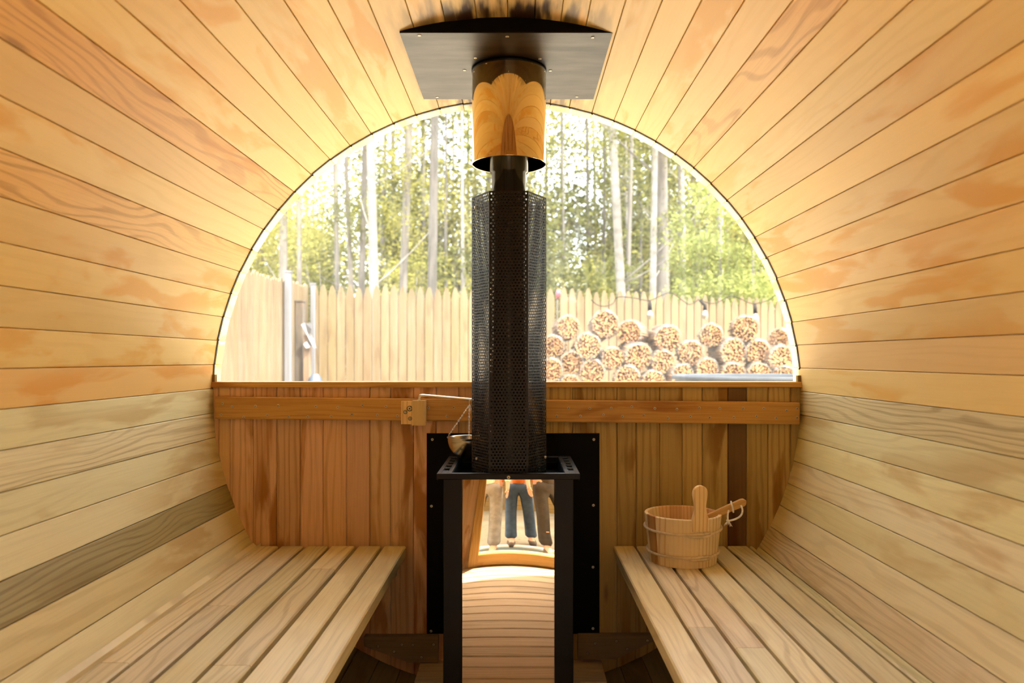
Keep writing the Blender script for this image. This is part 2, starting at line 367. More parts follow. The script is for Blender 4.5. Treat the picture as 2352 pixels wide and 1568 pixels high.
# ------------------------------------------------------------------ bottom cleats and floor boards
DC=2.575
def cleat(pts,label,nm='cleat'):
    mb=MB(); q=[P(x,y,DC) for x,y in pts]; n=len(q)
    f=[V((p.x,-.029,p.z)) for p in q]; k=[V((p.x,-.0005,p.z)) for p in q]
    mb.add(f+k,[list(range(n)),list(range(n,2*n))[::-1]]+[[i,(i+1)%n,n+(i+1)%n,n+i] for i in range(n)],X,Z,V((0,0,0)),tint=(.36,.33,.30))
    o=mb.build(nm,M['bench'],loc=f[0]); tag(o,label,'cleat'); return o
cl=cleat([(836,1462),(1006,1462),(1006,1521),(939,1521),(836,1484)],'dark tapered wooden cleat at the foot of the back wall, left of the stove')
for p in ((868,1484),(923,1480),(948,1481),(905,1496),(968,1509),(996,1480)): screw(cl,P(p[0],p[1],DC)-V((0,0.0,0)),s=.9)
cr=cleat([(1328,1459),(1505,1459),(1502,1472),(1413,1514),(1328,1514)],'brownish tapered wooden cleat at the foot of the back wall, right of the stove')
for p in ((1367,1477),(1416,1472),(1487,1471),(1441,1490),(1350,1500)): screw(cr,P(p[0],p[1],DC)-V((0,0.0,0)),s=.9)
# floor grating of cross slats
fg=empty('floor_grating',(.015,-1.2,.13),'walkway grating of pale cross slats running under the stove','duckboard')
rg=random.Random(3); yy=-2.28; 
for xx in (-.22,.015,.25):
    mb=MB(); mb.box((xx-.02,-2.28,.125 if xx!=.015 else .103),(xx+.02,-.035,.180),.002,1,tint=(.6,.6,.6)); mb.build('runner',M['slat'],fg)
while yy<-.05:
    w_=.088; mb=MB(); br=rg.uniform(.85,1.1)
    mb.plank((.015,yy+w_/2,.190),X,Y,Z,.61,w_,.020,.004,tint=(br,br*.98,br*.95),rnd=rg.random()); mb.build('slat',M['slat'],fg)
    yy+=w_+.0075
# ------------------------------------------------------------------ benches
HB=.635
BZ=CZ-HB
def bench(name,label,side,edges,joints,sup):
    root=empty(name,(side*.6,-1.2,BZ-.2),label,'bench')
    r=random.Random(21+side)
    for i,(x0,x1) in enumerate(edges):
        ys=[-2.30]+sorted(joints.get(i,[]))+[-.008]
        mb=MB()
        for j in range(len(ys)-1):
            br=r.uniform(.84,1.12); cut=.0008
            t=(br,br*r.uniform(.95,1.02),br*r.uniform(.88,1.03))
            mb.plank(((x0+x1)/2,(ys[j]+ys[j+1])/2,BZ-.019),Y,X,Z,ys[j+1]-ys[j]-cut*2,x1-x0,.038,.0035,tint=t,rnd=r.random())
        mb.build('slat',M['bench'],root)
    # cross bearers below
    xi=edges[-1][1] if side<0 else edges[0][0]
    for yb in (-.03,-1.1,-2.2):
        xa,xb=(-.765,xi-.03) if side<0 else (xi+.03,.765)
        mb=MB(); mb.box((xa,yb-.019,BZ-.038-.060),(xb,yb+.019,BZ-.0385),.002,0,tint=(.7,.65,.6)); mb.build('bearer',M['bench'],root)
    return root
sx=lambda px:(px-1190)/676+CX
le=[(sx(a),sx(b)) for a,b in ((592,641),(648,698),(705,755),(762,816),(824,876),(883,933))]
le=[(-.856,sx(583))]+le
le[0]=(-.833,sx(584))
jl={1:[CY+1.60],2:[CY+1.97],3:[CY+1.30],4:[CY+2.314,CY+1.587],5:[CY+1.05],6:[]}
bl=bench('bench','slatted cedar bench along the left curved wall, nothing on it',-1,le,{k:v for k,v in jl.items()},None)
re_=[(sx(a),sx(b)) for a,b in ((1408,1456),(1461.5,1507),(1513,1559),(1565,1611),(1617,1663),(1669,1715),(1720,1742))]
re_[-1]=(re_[-1][0],.833)
jr={1:[CY+1.811],2:[CY+1.683],3:[CY+1.2],4:[CY+1.35]}
bench('bench','slatted cedar bench along the right curved wall, carrying the pale pine bucket',1,re_,jr,None)

# ------------------------------------------------------------------ stove
SX=.0116; SF=CY+2.10; SB=CY+2.484; ST=CZ-.316; SW=.1965
FZ=.2005
st=empty('sauna_stove',(SX,(SF+SB)/2,FZ),'tall black steel sauna stove with polished reflective front, in the centre of the barrel','stove')
def bx(name,lo,hi,mat='black',par=st,bev=.0015,ax=2):
    mb=MB(); mb.box(lo,hi,bev,ax); return mb.build(name,M[mat],par)
ix=.0175
bx('side_panel',(SX-SW+ix,SF+.03,FZ),(SX-SW+ix+.004,SB,ST-.02),'blackg')
bx('side_panel',(SX+SW-ix-.004,SF+.03,FZ),(SX+SW-ix,SB,ST-.02),'blackg')
bx('back_panel',(SX-SW+ix+.004,SB-.004,FZ),(SX+SW-ix-.004,SB,ST-.02),'black')
bx('front_post',(SX-SW+ix,SF+.006,FZ),(SX-.1275,SF+.03,ST-.0165),'blackg')
bx('front_post',(SX+.1275,SF+.006,FZ),(SX+SW-ix,SF+.03,ST-.0165),'blackg')
# polished door plate, pressed slightly convex
mb=MB(); nx,nz=24,48; zt=ST-.0165; vs=[];
x0,x1=SX-.1268,SX+.1268
for j in range(nz+1):
    for i in range(nx+1):
        u=i/nx*2-1; v=j/nz; z=FZ+.005+(zt-FZ-.005)*v
        s1=max(0,z-.72); s2=max(0,z-.40)
        yb=.22*s1*s1 + .006*u*u*s2*s2*2 + .007*(z-.2)
        vs.append(V((x0+(x1-x0)*i/nx, SF+.008+yb, z)))
fs=[[j*(nx+1)+i,j*(nx+1)+i+1,(j+1)*(nx+1)+i+1,(j+1)*(nx+1)+i] for j in range(nz) for i in range(nx)]
mb.add(vs,fs,smooth=True); dp=mb.build('front_plate',M['mirror'],st); dp['label']='mirror-polished golden front plate'
bx('back_liner',(x0,SF+.034,FZ+.004),(x1,SF+.038,zt),'black')
# top rim: front lip, two side strips with square vents, back strip, hopper floor
bx('front_lip',(SX-SW+.0,SF,ST-.0160),(SX+SW,SF+.004,ST),'blackg',ax=0)
bx('top_rim',(SX-SW+.04,SF+.0045,ST-.003),(SX+SW-.04,SF+.022,ST),'blackg',ax=0)
bx('top_rim',(SX-SW+.04,SB-.022,ST-.003),(SX+SW-.04,SB,ST),'blackg',ax=0)
for s in (-1,1):
    mb=MB(); xo=SX+s*SW; xi=SX+s*(SW-.040); lo,hi=min(xo,xi),max(xo,xi)
    ya=SF+.0045; yb=SB; hx0,hx1=lo+.0115,hi-.0115
    zs=(ST-.003,ST)
    hs=[(ya+.062+k*.062,ya+.062+k*.062+.042) for k in range(5)]
    mb.box((lo,ya,zs[0]),(hx0,yb,zs[1]),.0003,1); mb.box((hx1,ya,zs[0]),(hi,yb,zs[1]),.0003,1)
    prev=ya
    for h0,h1 in hs: mb.box((hx0,prev,zs[0]),(hx1,h0,zs[1]),.0003,1); prev=h1
    mb.box((hx0,prev,zs[0]),(hx1,yb,zs[1]),.0003,1)
    o=mb.build('vent_strip',M['vent'],st)
    bx('rim_side',(xo-.002 if s>0 else xo,SF+.0045,ST-.020),(xo if s>0 else xo+.002,SB,ST-.0032),'black',ax=1)
    bx('hopper_wall',(xi-.001,SF+.03,ST-.12),(xi+.001,SB-.004,ST-.0032),'black',ax=1)
bx('hopper_floor',(SX-SW+.042,SF+.0315,ST-.045),(SX+SW-.042,SB-.0045,ST-.042),'black',ax=0)
screw(st,P(1168,1096,2.10)-V((0,.0005,0)),s=1.0)
# ------------------------------------------------------------------ chimney: pipe, perforated guard, collar, ceiling plate
PX,PY=.0122,CY+2.225
ch=MB(); ch.lathe([(.050,ST-.041),(.050,1.760),(.0555,1.762),(.0555,2.058)],(PX,PY,0),48)
ch.lathe([(.046,2.058),(.046,ST-.041)],(PX,PY,0),32)
flue=ch.build('stove_pipe',M['pipe'],loc=(PX,PY,ST-.041)); tag(flue,'dark round flue pipe rising from the black stove','pipe')
# guard
GR=.1082; GT=1.690; GB=ST-.028
def guard():
    mb=MB(); hexp=[V((PX+GR*math.cos(math.radians(60*k)),PY+GR*math.sin(math.radians(60*k)),0)) for k in range(6)]
    p=.00955; ph=p*.866; hr=.0030
    for k in range(6):
        A,B=hexp[k],hexp[(k+1)%6]; L=(B-A).length; d=(B-A)/L
        n=int(L/p); m0=(L-n*p)/2; rows=int((GT-GB-.006)/ph); 
        zb=GT-.003-rows*ph
        vs=[];fs=[]
        def Q(s,z): vs.append(A+d*s+Z*z); return len(vs)-1
        def quad(s0,z0,s1,z1):
            if s1-s0<1e-5: return
            a=Q(s0,z0);b=Q(s1,z0);c=Q(s1,z1);e=Q(s0,z1); fs.append([a,b,c,e])
        quad(0,GB,L,zb); quad(0,GT-.003,L,GT)
        for r in range(rows):
            z0=zb+r*ph; z1=z0+ph; off=(r%2)*p/2; cnt=n-(r%2)
            quad(0,z0,m0+off,z1); quad(m0+off+cnt*p,z0,L,z1)
            for c in range(cnt):
                s0=m0+off+c*p; sm=s0+p/2; zm=(z0+z1)/2
                o8=[(s0,z0),(sm,z0),(s0+p,z0),(s0+p,zm),(s0+p,z1),(sm,z1),(s0,z1),(s0,zm)]
                an=[225,270,315,0,45,90,135,180]
                oi=[Q(*q) for q in o8]; ii=[Q(sm+hr*math.cos(math.radians(t)),zm+hr*math.sin(math.radians(t))) for t in an]
                for q in range(8): fs.append([oi[q],oi[(q+1)%8],ii[(q+1)%8],ii[q]])
        mb.add(vs,fs)
    return mb
go=guard().build('pipe_guard',M['guard'],loc=(PX,PY,GB)); tag(go,'tall six-sided perforated black guard standing around the flue pipe','guard')
so_=go.modifiers.new('thick','SOLIDIFY'); so_.thickness=.0008; so_.offset=-1
for px,py,dd in ((1094,1053,2.195),(1253,1050,2.195),(1091,476,2.20),(1250,476,2.20)):
    pp=P(px,py,dd); s_=-1 if px<1170 else 1
    screw(go,pp,rot=(0,0,math.radians(60*s_)),s=.8)
# collar
mb=MB(); mb.lathe([(.1055,1.787),(.1065,1.785),(.1072,1.787),(.1072,2.0588)],(PX,PY,0),96); mb.lathe([(.1055,2.0588),(.1055,1.787)],(PX,PY,0),96)
co=mb.build('flue_collar',M['collar'],loc=(PX,PY,2.0588)); tag(co,'mirror-polished round flue collar hanging below the ceiling plate','collar')
mb=MB(); mb.lathe([(.1074,2.049),(.1086,2.049),(.1086,2.0588),(.1074,2.0588)],(PX,PY,0),96); mb.build('flange',M['blackg'],co)
# ceiling plate with curved closing flanges
hw=.2735; px0=.0078; y0,y1=-.637,-.134; zp=2.0622
cpl=empty('ceiling_plate',(px0,-.385,zp),'dark steel heat plate fixed flat below the barrel ceiling, around the flue','plate')
mb=MB(); N=72; ring=[]; outer=[]
for k in range(N):
    a=2*math.pi*k/N; ring.append(V((PX+.1045*math.cos(a),PY+.1045*math.sin(a),0)))
    cx_,sy_=math.cos(a),math.sin(a)
    tx=((px0+hw-PX) if cx_>0 else (PX-(px0-hw)))/max(abs(cx_),1e-6); ty=((y1-PY) if sy_>0 else (PY-y0))/max(abs(sy_),1e-6); t_=min(tx,ty)
    outer.append((a,t_))
cor=[math.atan2(y-PY,x-PX)%(2*math.pi) for x,y in ((px0+hw,y1),(px0-hw,y1),(px0-hw,y0),(px0+hw,y0))]
angs=sorted(set([2*math.pi*k/N for k in range(N)]+cor)); vs=[]
def op(a):
    cx_,sy_=math.cos(a),math.sin(a)
    tx=((px0+hw-PX) if cx_>0 else (PX-(px0-hw)))/max(abs(cx_),1e-6); ty=((y1-PY) if sy_>0 else (PY-y0))/max(abs(sy_),1e-6); t_=min(tx,ty)
    return V((PX+t_*cx_,PY+t_*sy_,0))
m_=len(angs)
for zz in (zp-.003,zp):
    vs+=[V((PX+.1045*math.cos(a),PY+.1045*math.sin(a),zz)) for a in angs]; vs+=[op(a)+Z*zz for a in angs]
fs=[]
for i in range(m_):
    j=(i+1)%m_; fs.append([i,j,m_+j,m_+i]); fs.append([2*m_+i,3*m_+i,3*m_+j,2*m_+j]); fs.append([m_+i,m_+j,3*m_+j,3*m_+i])
mb.add(vs,fs); mb.build('plate',M['plate'],cpl)
for yv,nm in ((y0,'flange'),(y1-.004,'flange')):
    mb=MB(); n=20; bot=[(px0-hw+2*hw*i/n) for i in range(n+1)]
    pts=[(x,zp) for x in bot]+[(x,AZ+math.sqrt(1-x*x)-.0005) for x in bot[::-1]]
    n2=len(pts); vs=[V((p[0],yv,p[1])) for p in pts]+[V((p[0],yv+.004,p[1])) for p in pts]
    mb.add(vs,[list(range(n2)),list(range(n2,2*n2))[::-1]]+[[i,(i+1)%n2,n2+(i+1)%n2,n2+i] for i in range(n2)]); mb.build(nm,M['black'],cpl)
for p in ((963,81),(1165,84),(1361,86),(1004,223),(1325,222),(1067,161),(1264,162),(1092,133),(1240,135)):
    d_=(zp-.0035-CZ)*F/(823-p[1]); q=P(p[0],p[1],d_); screw(cpl,(q.x,q.y,zp-.0032),rot=(math.radians(90),0,0),s=1.0)
# ------------------------------------------------------------------ front wall with the doorway behind the camera (setting)
DX0,DX1,DZ0,DZ1=-.198,.54,.262,1.64
mb=MB(); rw=random.Random(8); n=26
for i in range(n):
    x0=-.9995+1.999*i/n; x1=-.9995+1.999*(i+1)/n; xa,xb=x0+.0003,x1-.0003
    h=math.sqrt(max(0.0,1-max(abs(x0),abs(x1))**2)); zt,zb=AZ+h,AZ-h
    segs=[(zb,zt)]
    if x1>DX0+.001 and x0<DX1-.001: segs=[(zb,DZ0),(DZ1,zt)]
    if x0<DX0<x1: xb2=DX0
    for z0,z1 in segs:
        if z1-z0<.01: continue
        br=rw.uniform(.85,1.1); a_,b_=xa,xb
        if len(segs)==1 and x0<DX0<x1: b_=DX0
        if len(segs)==1 and x0<DX1<x1: a_=DX1
        m_=4; xq=[a_+(b_-a_)*j/m_ for j in range(m_+1)]
        up=[(x,(AZ+math.sqrt(max(0,1-x*x)) if z1==zt else z1)) for x in xq]; dn=[(x,(AZ-math.sqrt(max(0,1-x*x)) if z0==zb else z0)) for x in xq[::-1]]
        pl=up+dn; q_=len(pl); vs=[V((p[0],-2.304,p[1])) for p in pl]+[V((p[0],-2.340,p[1])) for p in pl]
        mb.add(vs,[list(range(q_)),list(range(q_,2*q_))[::-1]]+[[i_,(i_+1)%q_,q_+(i_+1)%q_,q_+i_] for i_ in range(q_)],Z,X,V((0,0,0)),tint=(br,br,br*.95),rnd=rw.random())
fw=mb.build('wall_front',M['wall']); fw['kind']='structure'
fr=MB()
fr.box((DX0-.06,-2.3035,DZ0-.06),(DX0,-2.28,DZ1+.06),.003,2,tint=(1,1,1)); fr.box((DX1,-2.3035,DZ0-.06),(DX1+.06,-2.28,DZ1+.06),.003,2)
fr.box((DX0-.0,-2.3035,DZ0-.06),(DX1,-2.281,DZ0),.003,0); fr.box((DX0,-2.3035,DZ1),(DX1,-2.281,DZ1+.06),.003,0)
o=fr.build('trim_4',M['rail']); o['kind']='structure'
# ------------------------------------------------------------------ ground outside
def groundmat():
    m,nt,b,out=newmat('ground_leaf_litter'); g=G(nt); tc=g.n('ShaderNodeTexCoord')
    n=g.noise(tc.outputs['Object'],1.3,5); n2=g.noise(tc.outputs['Object'],14,4)
    c=g.mix(g.ramp(n,.35,.65),(.58,.52,.43),(.46,.41,.32)); c=g.mix(g.math('MULTIPLY',g.ramp(n2,.57,.70),.7),c,(.45,.26,.10))
    ge=g.n('ShaderNodeSeparateXYZ'); g.l(tc.outputs['Object'],ge.inputs[0]); c=g.mix(g.ramp(ge.outputs[1],-.9,-2.2) if False else g.math('SUBTRACT',1.0,g.ramp(ge.outputs[1],-2.2,-.9)),c,g.mix(1.0,c,(.42,.38,.33),'MULTIPLY'))  # ground in front darkened to cut light bouncing in at the doorway
    g.l(c,b.inputs['Base Color']); b.inputs['Roughness'].default_value=.95
    return m
mb=MB(); nx=40; vs=[];rg=random.Random(2)
for j in range(nx+1):
    for i in range(nx+1):
        x=-45+90*i/nx; y=-25+95*j/nx; z=GZ-.0+ (rg.uniform(-.05,.05) if abs(y-4)>8 or abs(x)>8 else 0)
        vs.append(V((x,y,z)))
mb.add(vs,[[j*(nx+1)+i,j*(nx+1)+i+1,(j+1)*(nx+1)+i+1,(j+1)*(nx+1)+i] for j in range(nx) for i in range(nx)],smooth=True)
gr=mb.build('ground',groundmat()); gr['kind']='structure'
for yc,ycl in ((-2.1,'front'),(-.35,'rear')):                                   # cradles that carry the barrel
    mb=MB(); pts=[(-.55,GZ),(.55,GZ)]+[(1.04*math.sin(math.radians(a)),AZ-1.04*math.cos(math.radians(a))) for a in range(32,-33,-4)]
    n=len(pts); vs=[V((p[0],yc-.03,p[1])) for p in pts]+[V((p[0],yc+.03,p[1])) for p in pts]
    mb.add(vs,[list(range(n)),list(range(n,2*n))[::-1]]+[[i,(i+1)%n,n+(i+1)%n,n+i] for i in range(n)],X,Z,V((0,0,0)),tint=(.8,.8,.8))
    tag(mb.build('barrel_cradle',M['bench'],loc=(0,yc,GZ)),'curved timber cradle on the ground under the %s end of the barrel'%ycl,'cradle','timber cradles under the barrel')

# ------------------------------------------------------------------ bucket and ladle
BD=2.415; bc=P(1568,823,BD); bc.z=BZ+.0004
bu=empty('sauna_bucket',bc,'pale pine bucket with one raised handle stave, on the right bench','bucket')
R0,R1,HB_=.1035,.1205,.150
mb=MB(); ns=16; rb=random.Random(4); a_off=math.radians(-90)-math.pi/ns
for k in range(ns):
    a0_=a_off+2*math.pi*k/ns; da=2*math.pi/ns; t=(1,1,1)
    br=rb.uniform(.93,1.06); t=(br,br*.99,br*.96)
    if k==13: t=(.62,.42,.26)
    if k==5 or k==8: t=(.82,.62,.55)
    if k in (4,6,7,9): t=(.95,.80,.72)
    m_=5; vs=[]
    for q in range(m_+1):
        a=a0_+da*(q/m_)*.996+da*.002; c_,s_=math.cos(a),math.sin(a)
        for (r,z) in ((R0,.0),(R1-.0015,HB_-.002),(R1-.003,HB_),(R1-.011,HB_),(R1-.0125,HB_-.002),(R0-.0105,.012)):
            vs.append(bc+V((r*c_,r*s_,z)))
    fs=[[q*6+i,q*6+(i+1)%6,(q+1)*6+(i+1)%6,(q+1)*6+i] for q in range(m_) for i in range(6)]+[list(range(6))[::-1],list(range(m_*6,m_*6+6))]
    mb.add(vs,fs,Z,X,V((0,0,0)),tint=t,rnd=rb.random())
mb.build('stave_body',M['bucket'],bu)
mb=MB(); mb.lathe([(0,.010),(R0-.009,.010),(R0-.009,.02),(0,.02)],bc,40); mb.build('bottom',M['bucket'],bu)
for zc,tilt in ((.108,.0045),(.036,.004)):
    rr=R0+(R1-R0)*zc/HB_+.0028; mb=MB()
    pts=[];pts2=[]
    for q in range(65):
        a=math.radians(-60)+2*math.pi*q/64*1.0
        pts.append(bc+V((rr*math.cos(a),rr*math.sin(a),zc+tilt*math.sin(a*1.0+.5)-.002+.004*(q/64))))
    mb.tube(pts,.0042,8,L=X,W=Z)
    for q in range(17):
        a=math.radians(-100)+math.radians(60)*q/16; pts2.append(bc+V((rr*math.cos(a),rr*math.sin(a)-.001,zc-.002+tilt*math.sin(a+.5)-.0045*math.sin(math.pi*q/16))))
    mb.tube(pts2,[.001+.0034*math.sin(math.pi*min(1,.1+q/20)) for q in range(17)],8)
    mb.build('band',M['band'],bu)
# raised lug
mb=MB(); ctl=[(-.027,0),(-.0245,.008),(-.0205,.018),(-.018,.030),(-.0178,.042),(-.0192,.054),(-.0215,.064),(-.0232,.074)]
prof=ctl+[(-.0235*math.cos(math.radians(a_)),.080+.0235*math.sin(math.radians(a_))) for a_ in range(0,181,15)]+[(-x_,y_) for x_,y_ in ctl[::-1]]
prof=[(-.024,-.035)]+prof+[(.024,-.035)]
lc=bc+V((.028,-math.sqrt(R1**2-.028**2)+.004,HB_)); nn=len(prof)
an=math.atan2(.028,.117); LX=V((math.cos(an),math.sin(an),0)); LT=V((-math.sin(an),math.cos(an),0))
def lay(s,o): return [lc+LX*(p[0]*s)+Z*(p[1]*(1 if p[1]<.05 else 1-(1-s)*.12))+LT*(o+(p[1]*.0 if p[1]>0 else -p[1]*.11)) for p in prof]
vs=lay(.93,-.0058)+lay(1,-.004)+lay(1,.006)+lay(.93,.008)
fs=[list(range(nn))]+[[k*nn+i,k*nn+(i+1)%nn,(k+1)*nn+(i+1)%nn,(k+1)*nn+i] for k in range(3) for i in range(nn)]+[list(range(3*nn,4*nn))[::-1]]
mb.add(vs,fs,Z,X,V((0,0,0)),tint=(1,.93,.8),rnd=.4); mb.build('handle_stave',M['bucket'],bu)
# ladle
A=P(1604,1197,2.40); B=P(1714,1150,2.37); A0=A-(B-A)*.45
root=empty('ladle',bc+V((.01,-.02,.03)),'golden wooden ladle leaning out of the pine bucket, cord looped on its end','ladle')
d=(B-A0).normalized(); Wd=V((0,-1,0)).cross(d).normalized(); Td=d.cross(Wd)
mb=MB(); N=40; L_=(B-A0).length; vs=[]
for i in range(N+1):
    t=i/N; w_=.0075+.006*t; 
    if t>.93: w_*=math.sqrt(max(.02,1-((t-.93)/.07)**2))
    th=.0055
    for (a,b) in ((-1,-.4),(-.8,-1),(.8,-1),(1,-.4),(1,.4),(.8,1),(-.8,1),(-1,.4)):
        vs.append(A0+d*(L_*t)+Wd*(a*w_)+Td*(b*th))
fs=[[i*8+j,i*8+(j+1)%8,(i+1)*8+(j+1)%8,(i+1)*8+j] for i in range(N) for j in range(8)]+[list(range(8))[::-1],list(range(N*8,N*8+8))]
mb.add(vs,fs,d,Wd,Td,smooth=False,tint=(1,1,1)); mb.build('handle',M['ladle'],root)
mb=MB(); mb.lathe([(.0,-.022),(.02,-.018),(.034,0.0),(.036,.018),(.033,.018),(.031,.0),(.018,-.014),(0,-.018)],A0+V((-.030,0,-.008)),28); mb.build('bowl',M['ladle'],root)
mb=MB()
K=P(1672,1196,2.355); c1=A0+d*(L_*.80)
ring=[c1+Wd*(.0165*math.cos(2*math.pi*q/16))+Td*(.010*math.sin(2*math.pi*q/16))+d*(.004*math.cos(2*math.pi*q/16)) for q in range(17)]
mb.tube(ring,.0028,8)
def bez(p0,p1,p2,p3,n=14): 
    return [p0*(1-t)**3+p1*3*t*(1-t)**2+p2*3*t*t*(1-t)+p3*t**3 for t in [i/n for i in range(n+1)]]
e1=P(1702,1160,2.352); mb.tube(bez(e1,P(1712,1180,2.345),P(1700,1192,2.345),K),.0030,8)
e2=P(1674,1172,2.36); mb.tube(bez(e2,P(1671,1180,2.355),P(1671,1185,2.355),K),.0028,8)
rt=random.Random(5)
mb.tube([K+V((-.004,0,.004)),K+V((0,-.001,0)),K+V((.004,0,-.004))],[.003,.0045,.003],8)
for q in range(16):
    dx=rt.uniform(-.013,.016); mb.tube([K,K+V((dx*.5,rt.uniform(-.004,.004),-.007)),K+V((dx,rt.uniform(-.006,.006),rt.uniform(-.019,-.009)))],[.0016,.0013,.0007],5)
mb.build('cord',M['cord'],root)

# ------------------------------------------------------------------ hanging aroma bowl
bk=P(949,946,2.555)
blk=empty('bowl_hanger',bk,'wooden block on the batten holding a bent steel rod','hanger')
def pbox(px0,py0,px1,py1,d0,d1,mb,bev=.002,tint=(1,1,1)):
    a=P(px0,py1,d0); c=P(px1,py0,d0); mb.box((a.x,CY+d0,a.z),(c.x,CY+d1,c.z),bev,2,tint=tint)
mb=MB(); pbox(921,921,949,974,2.562,2.577,mb,tint=(1.25,1.05,.8)); mb.build('block',M['bench'],blk)
mb=MB(); pbox(946,920,977,977,2.540,2.577,mb,.004,tint=(1.05,.9,.68)); mb.build('block',M['bench'],blk)
for p,s in (((941,938),1.6),((931,946),1.1),((942,961),1.1)): screw(blk,P(p[0],p[1],2.5618),s=s)
mb=MB(); p0=P(963,940,2.556); p1=P(963,917,2.556); p2=P(974,907.5,2.53); p3=P(1084,917.5,2.415); top=P(964,910,2.553)
mb.tube([p0,p1]+[q for q in bez(p1,P(963,908,2.556),P(964,906.5,2.55),p2,8)][1:]+[p3,P(1085.5,920,2.413)],.0042,12); mb.build('rod',M['rod'],blk)
hb=P(1076,1004,2.42); rB=.066
bw=empty('aroma_bowl',hb,'small brushed steel bowl hanging on thin chains beside the chimney guard','bowl')
mb=MB(); pr=[(rB*1.03,.0015),(rB*1.03,0),(rB*.99,-.004)]+[(rB*math.cos(math.radians(a))**.8,-.066*math.sin(math.radians(a))) for a in range(6,90,7)]+[(0.0001,-.066)]
pr2=[(0.0001,-.064)]+[((rB-.0015)*math.cos(math.radians(a))**.8,-.064*math.sin(math.radians(a))) for a in range(84,3,-8)]+[(rB*.985,0.0),(rB*1.03,.0015)]
mb.lathe(pr+pr2[0:],hb,48); mb.build('bowl',M['steel'],bw)
apex=P(1078,930,2.416)
def chain(a,b,name='chain'):
    mb=MB(); L_=(b-a).length; n=int(L_/.0052); d=(b-a).normalized(); u=d.cross(V((0,1,.1))).normalized(); v=d.cross(u)
    for i in range(n):
        c=a+d*(L_*(i+.5)/n); s=u if i%2 else v
        mb.tube([c+d*(.0038*math.cos(2*math.pi*q/10))+s*(.0021*math.sin(2*math.pi*q/10)) for q in range(11)],.00065,5,cap=False)
    return mb.build(name,M['steel'],bw)
for a in (185,275,60): chain(apex,hb+V((rB*.98*math.cos(math.radians(a)),rB*.98*math.sin(math.radians(a)),.003)))
mb=MB(); c=(apex+P(1083,919,2.416))/2
mb.tube([c+V((.004*math.cos(2*math.pi*q/14),0,.0095*math.sin(2*math.pi*q/14))) for q in range(15)],.0012,6,cap=False); mb.build('hook_ring',M['steel'],bw)

# ------------------------------------------------------------------ outdoors: stockade fences
def picket(mb,x,y,z0,z1,w_,dirv,tint,rnd,tip=.10):
    h=w_/2; sec=[(-h,z0),(h,z0),(h,z1-tip),(h*.80,z1-tip*.55),(h*.36,z1-tip*.10),(0,z1),(-h*.36,z1-tip*.10),(-h*.80,z1-tip*.55),(-h,z1-tip)]
    nrm=V((dirv.y,-dirv.x,0)); o=V((x,y,0)); n=len(sec)
    vs=[o+dirv*p[0]*.90+Z*p[1]+nrm*.012 for p in sec]+[o+dirv*p[0]+Z*p[1]+nrm*.002 for p in sec]+[o+dirv*p[0]+Z*p[1]-nrm*.010 for p in sec]
    mb.add(vs,[list(range(n))]+[[k*n+i,k*n+(i+1)%n,(k+1)*n+(i+1)%n,(k+1)*n+i] for k in range(2) for i in range(n)]+[list(range(2*n,3*n))[::-1]],Z,dirv,V((0,0,0)),tint=tint,rnd=rnd)
def fence(name,px0,d0,px1,d1,top0,top1,label,pitch=.1,tip=.12,seed=1):
    r=random.Random(seed); a=P(px0,0,d0); b=P(px1,0,d1); a.z=b.z=0; L_=(b-a).length; n=int(L_/pitch); d=(b-a).normalized()
    nrm=V((d.y,-d.x,0)); root=empty(name,(a.x,a.y,GZ),label,'fence')
    za=CZ-(top0-823)/F*d0; zb=CZ-(top1-823)/F*d1
    for i in range(n):
        p=a+d*(pitch*(i+.5)); t=(i+.5)/n; br=r.uniform(.86,1.10); mb=MB()
        picket(mb,p.x,p.y,GZ-.02,za+(zb-za)*t+r.uniform(-.02,.02),pitch*.97,d,(br,br*r.uniform(.96,1.02),br*r.uniform(.88,1.03)),r.random(),tip)
        o=mb.build('picket',M['picket'],root,loc=(p.x,p.y,GZ))
    for zr in (.35,1.2,):
        mb=MB(); mb.plank((a+b)/2+Z*zr-nrm*.030,d,Z,nrm,L_,.07,.035,.004); mb.build('rail',M['picket'],root)
    return root
fence('picket_fence',712,8.6,1286,8.75,654,664,'back stockade fence of pointed pale pickets, left of the chimney',.0985,.15,1)
fence('picket_fence',1286,8.75,1900,9.5,662,694,'back stockade fence of pointed pale pickets, behind the firewood bags',.097,.15,2)
fence('side_fence',395,4.6,706,8.55,575,656,'sunlit side fence of close pale pickets running along the left',.092,.03,3)
M['wpost']=plain('white_post',(.062,.062,.068),.4); M['brown']=plain('old_brown_post',(.035,.022,.011),.8,noise=.6,scale=14,sx=(3,3,.5)); M['tan']=plain('tan_post',(.085,.05,.026),.8,noise=.3,scale=10,sx=(4,4,.4))
def post(px,pyt,d,w_,mat,name,label,t_=None,cat='post'):
    p=P(px,pyt,d); mb=MB(); mb.box((p.x-w_/2,p.y-w_/2,GZ-.02),(p.x+w_/2,p.y+w_/2,p.z-.015),.006,2)
    mb.box((p.x-w_/2-.006,p.y-w_/2-.006,p.z-.015),(p.x+w_/2+.006,p.y+w_/2+.006,p.z),.006,2)
    o=mb.build(name,M[mat],loc=(p.x,p.y,GZ)); return tag(o,label,cat)
post(662,622,7.35,.062,'wpost','gate_post','taller white square post standing in front of the left side fence')
post(719,650,8.3,.050,'wpost','gate_post','shorter white square post at the corner where the two fences meet')
post(690,690,7.9,.085,'brown','timber_post','dark weathered timber post between the two white posts')
post(706,770,7.8,.070,'tan','timber_post','tan timber post with a white tie, beside the shorter white post')
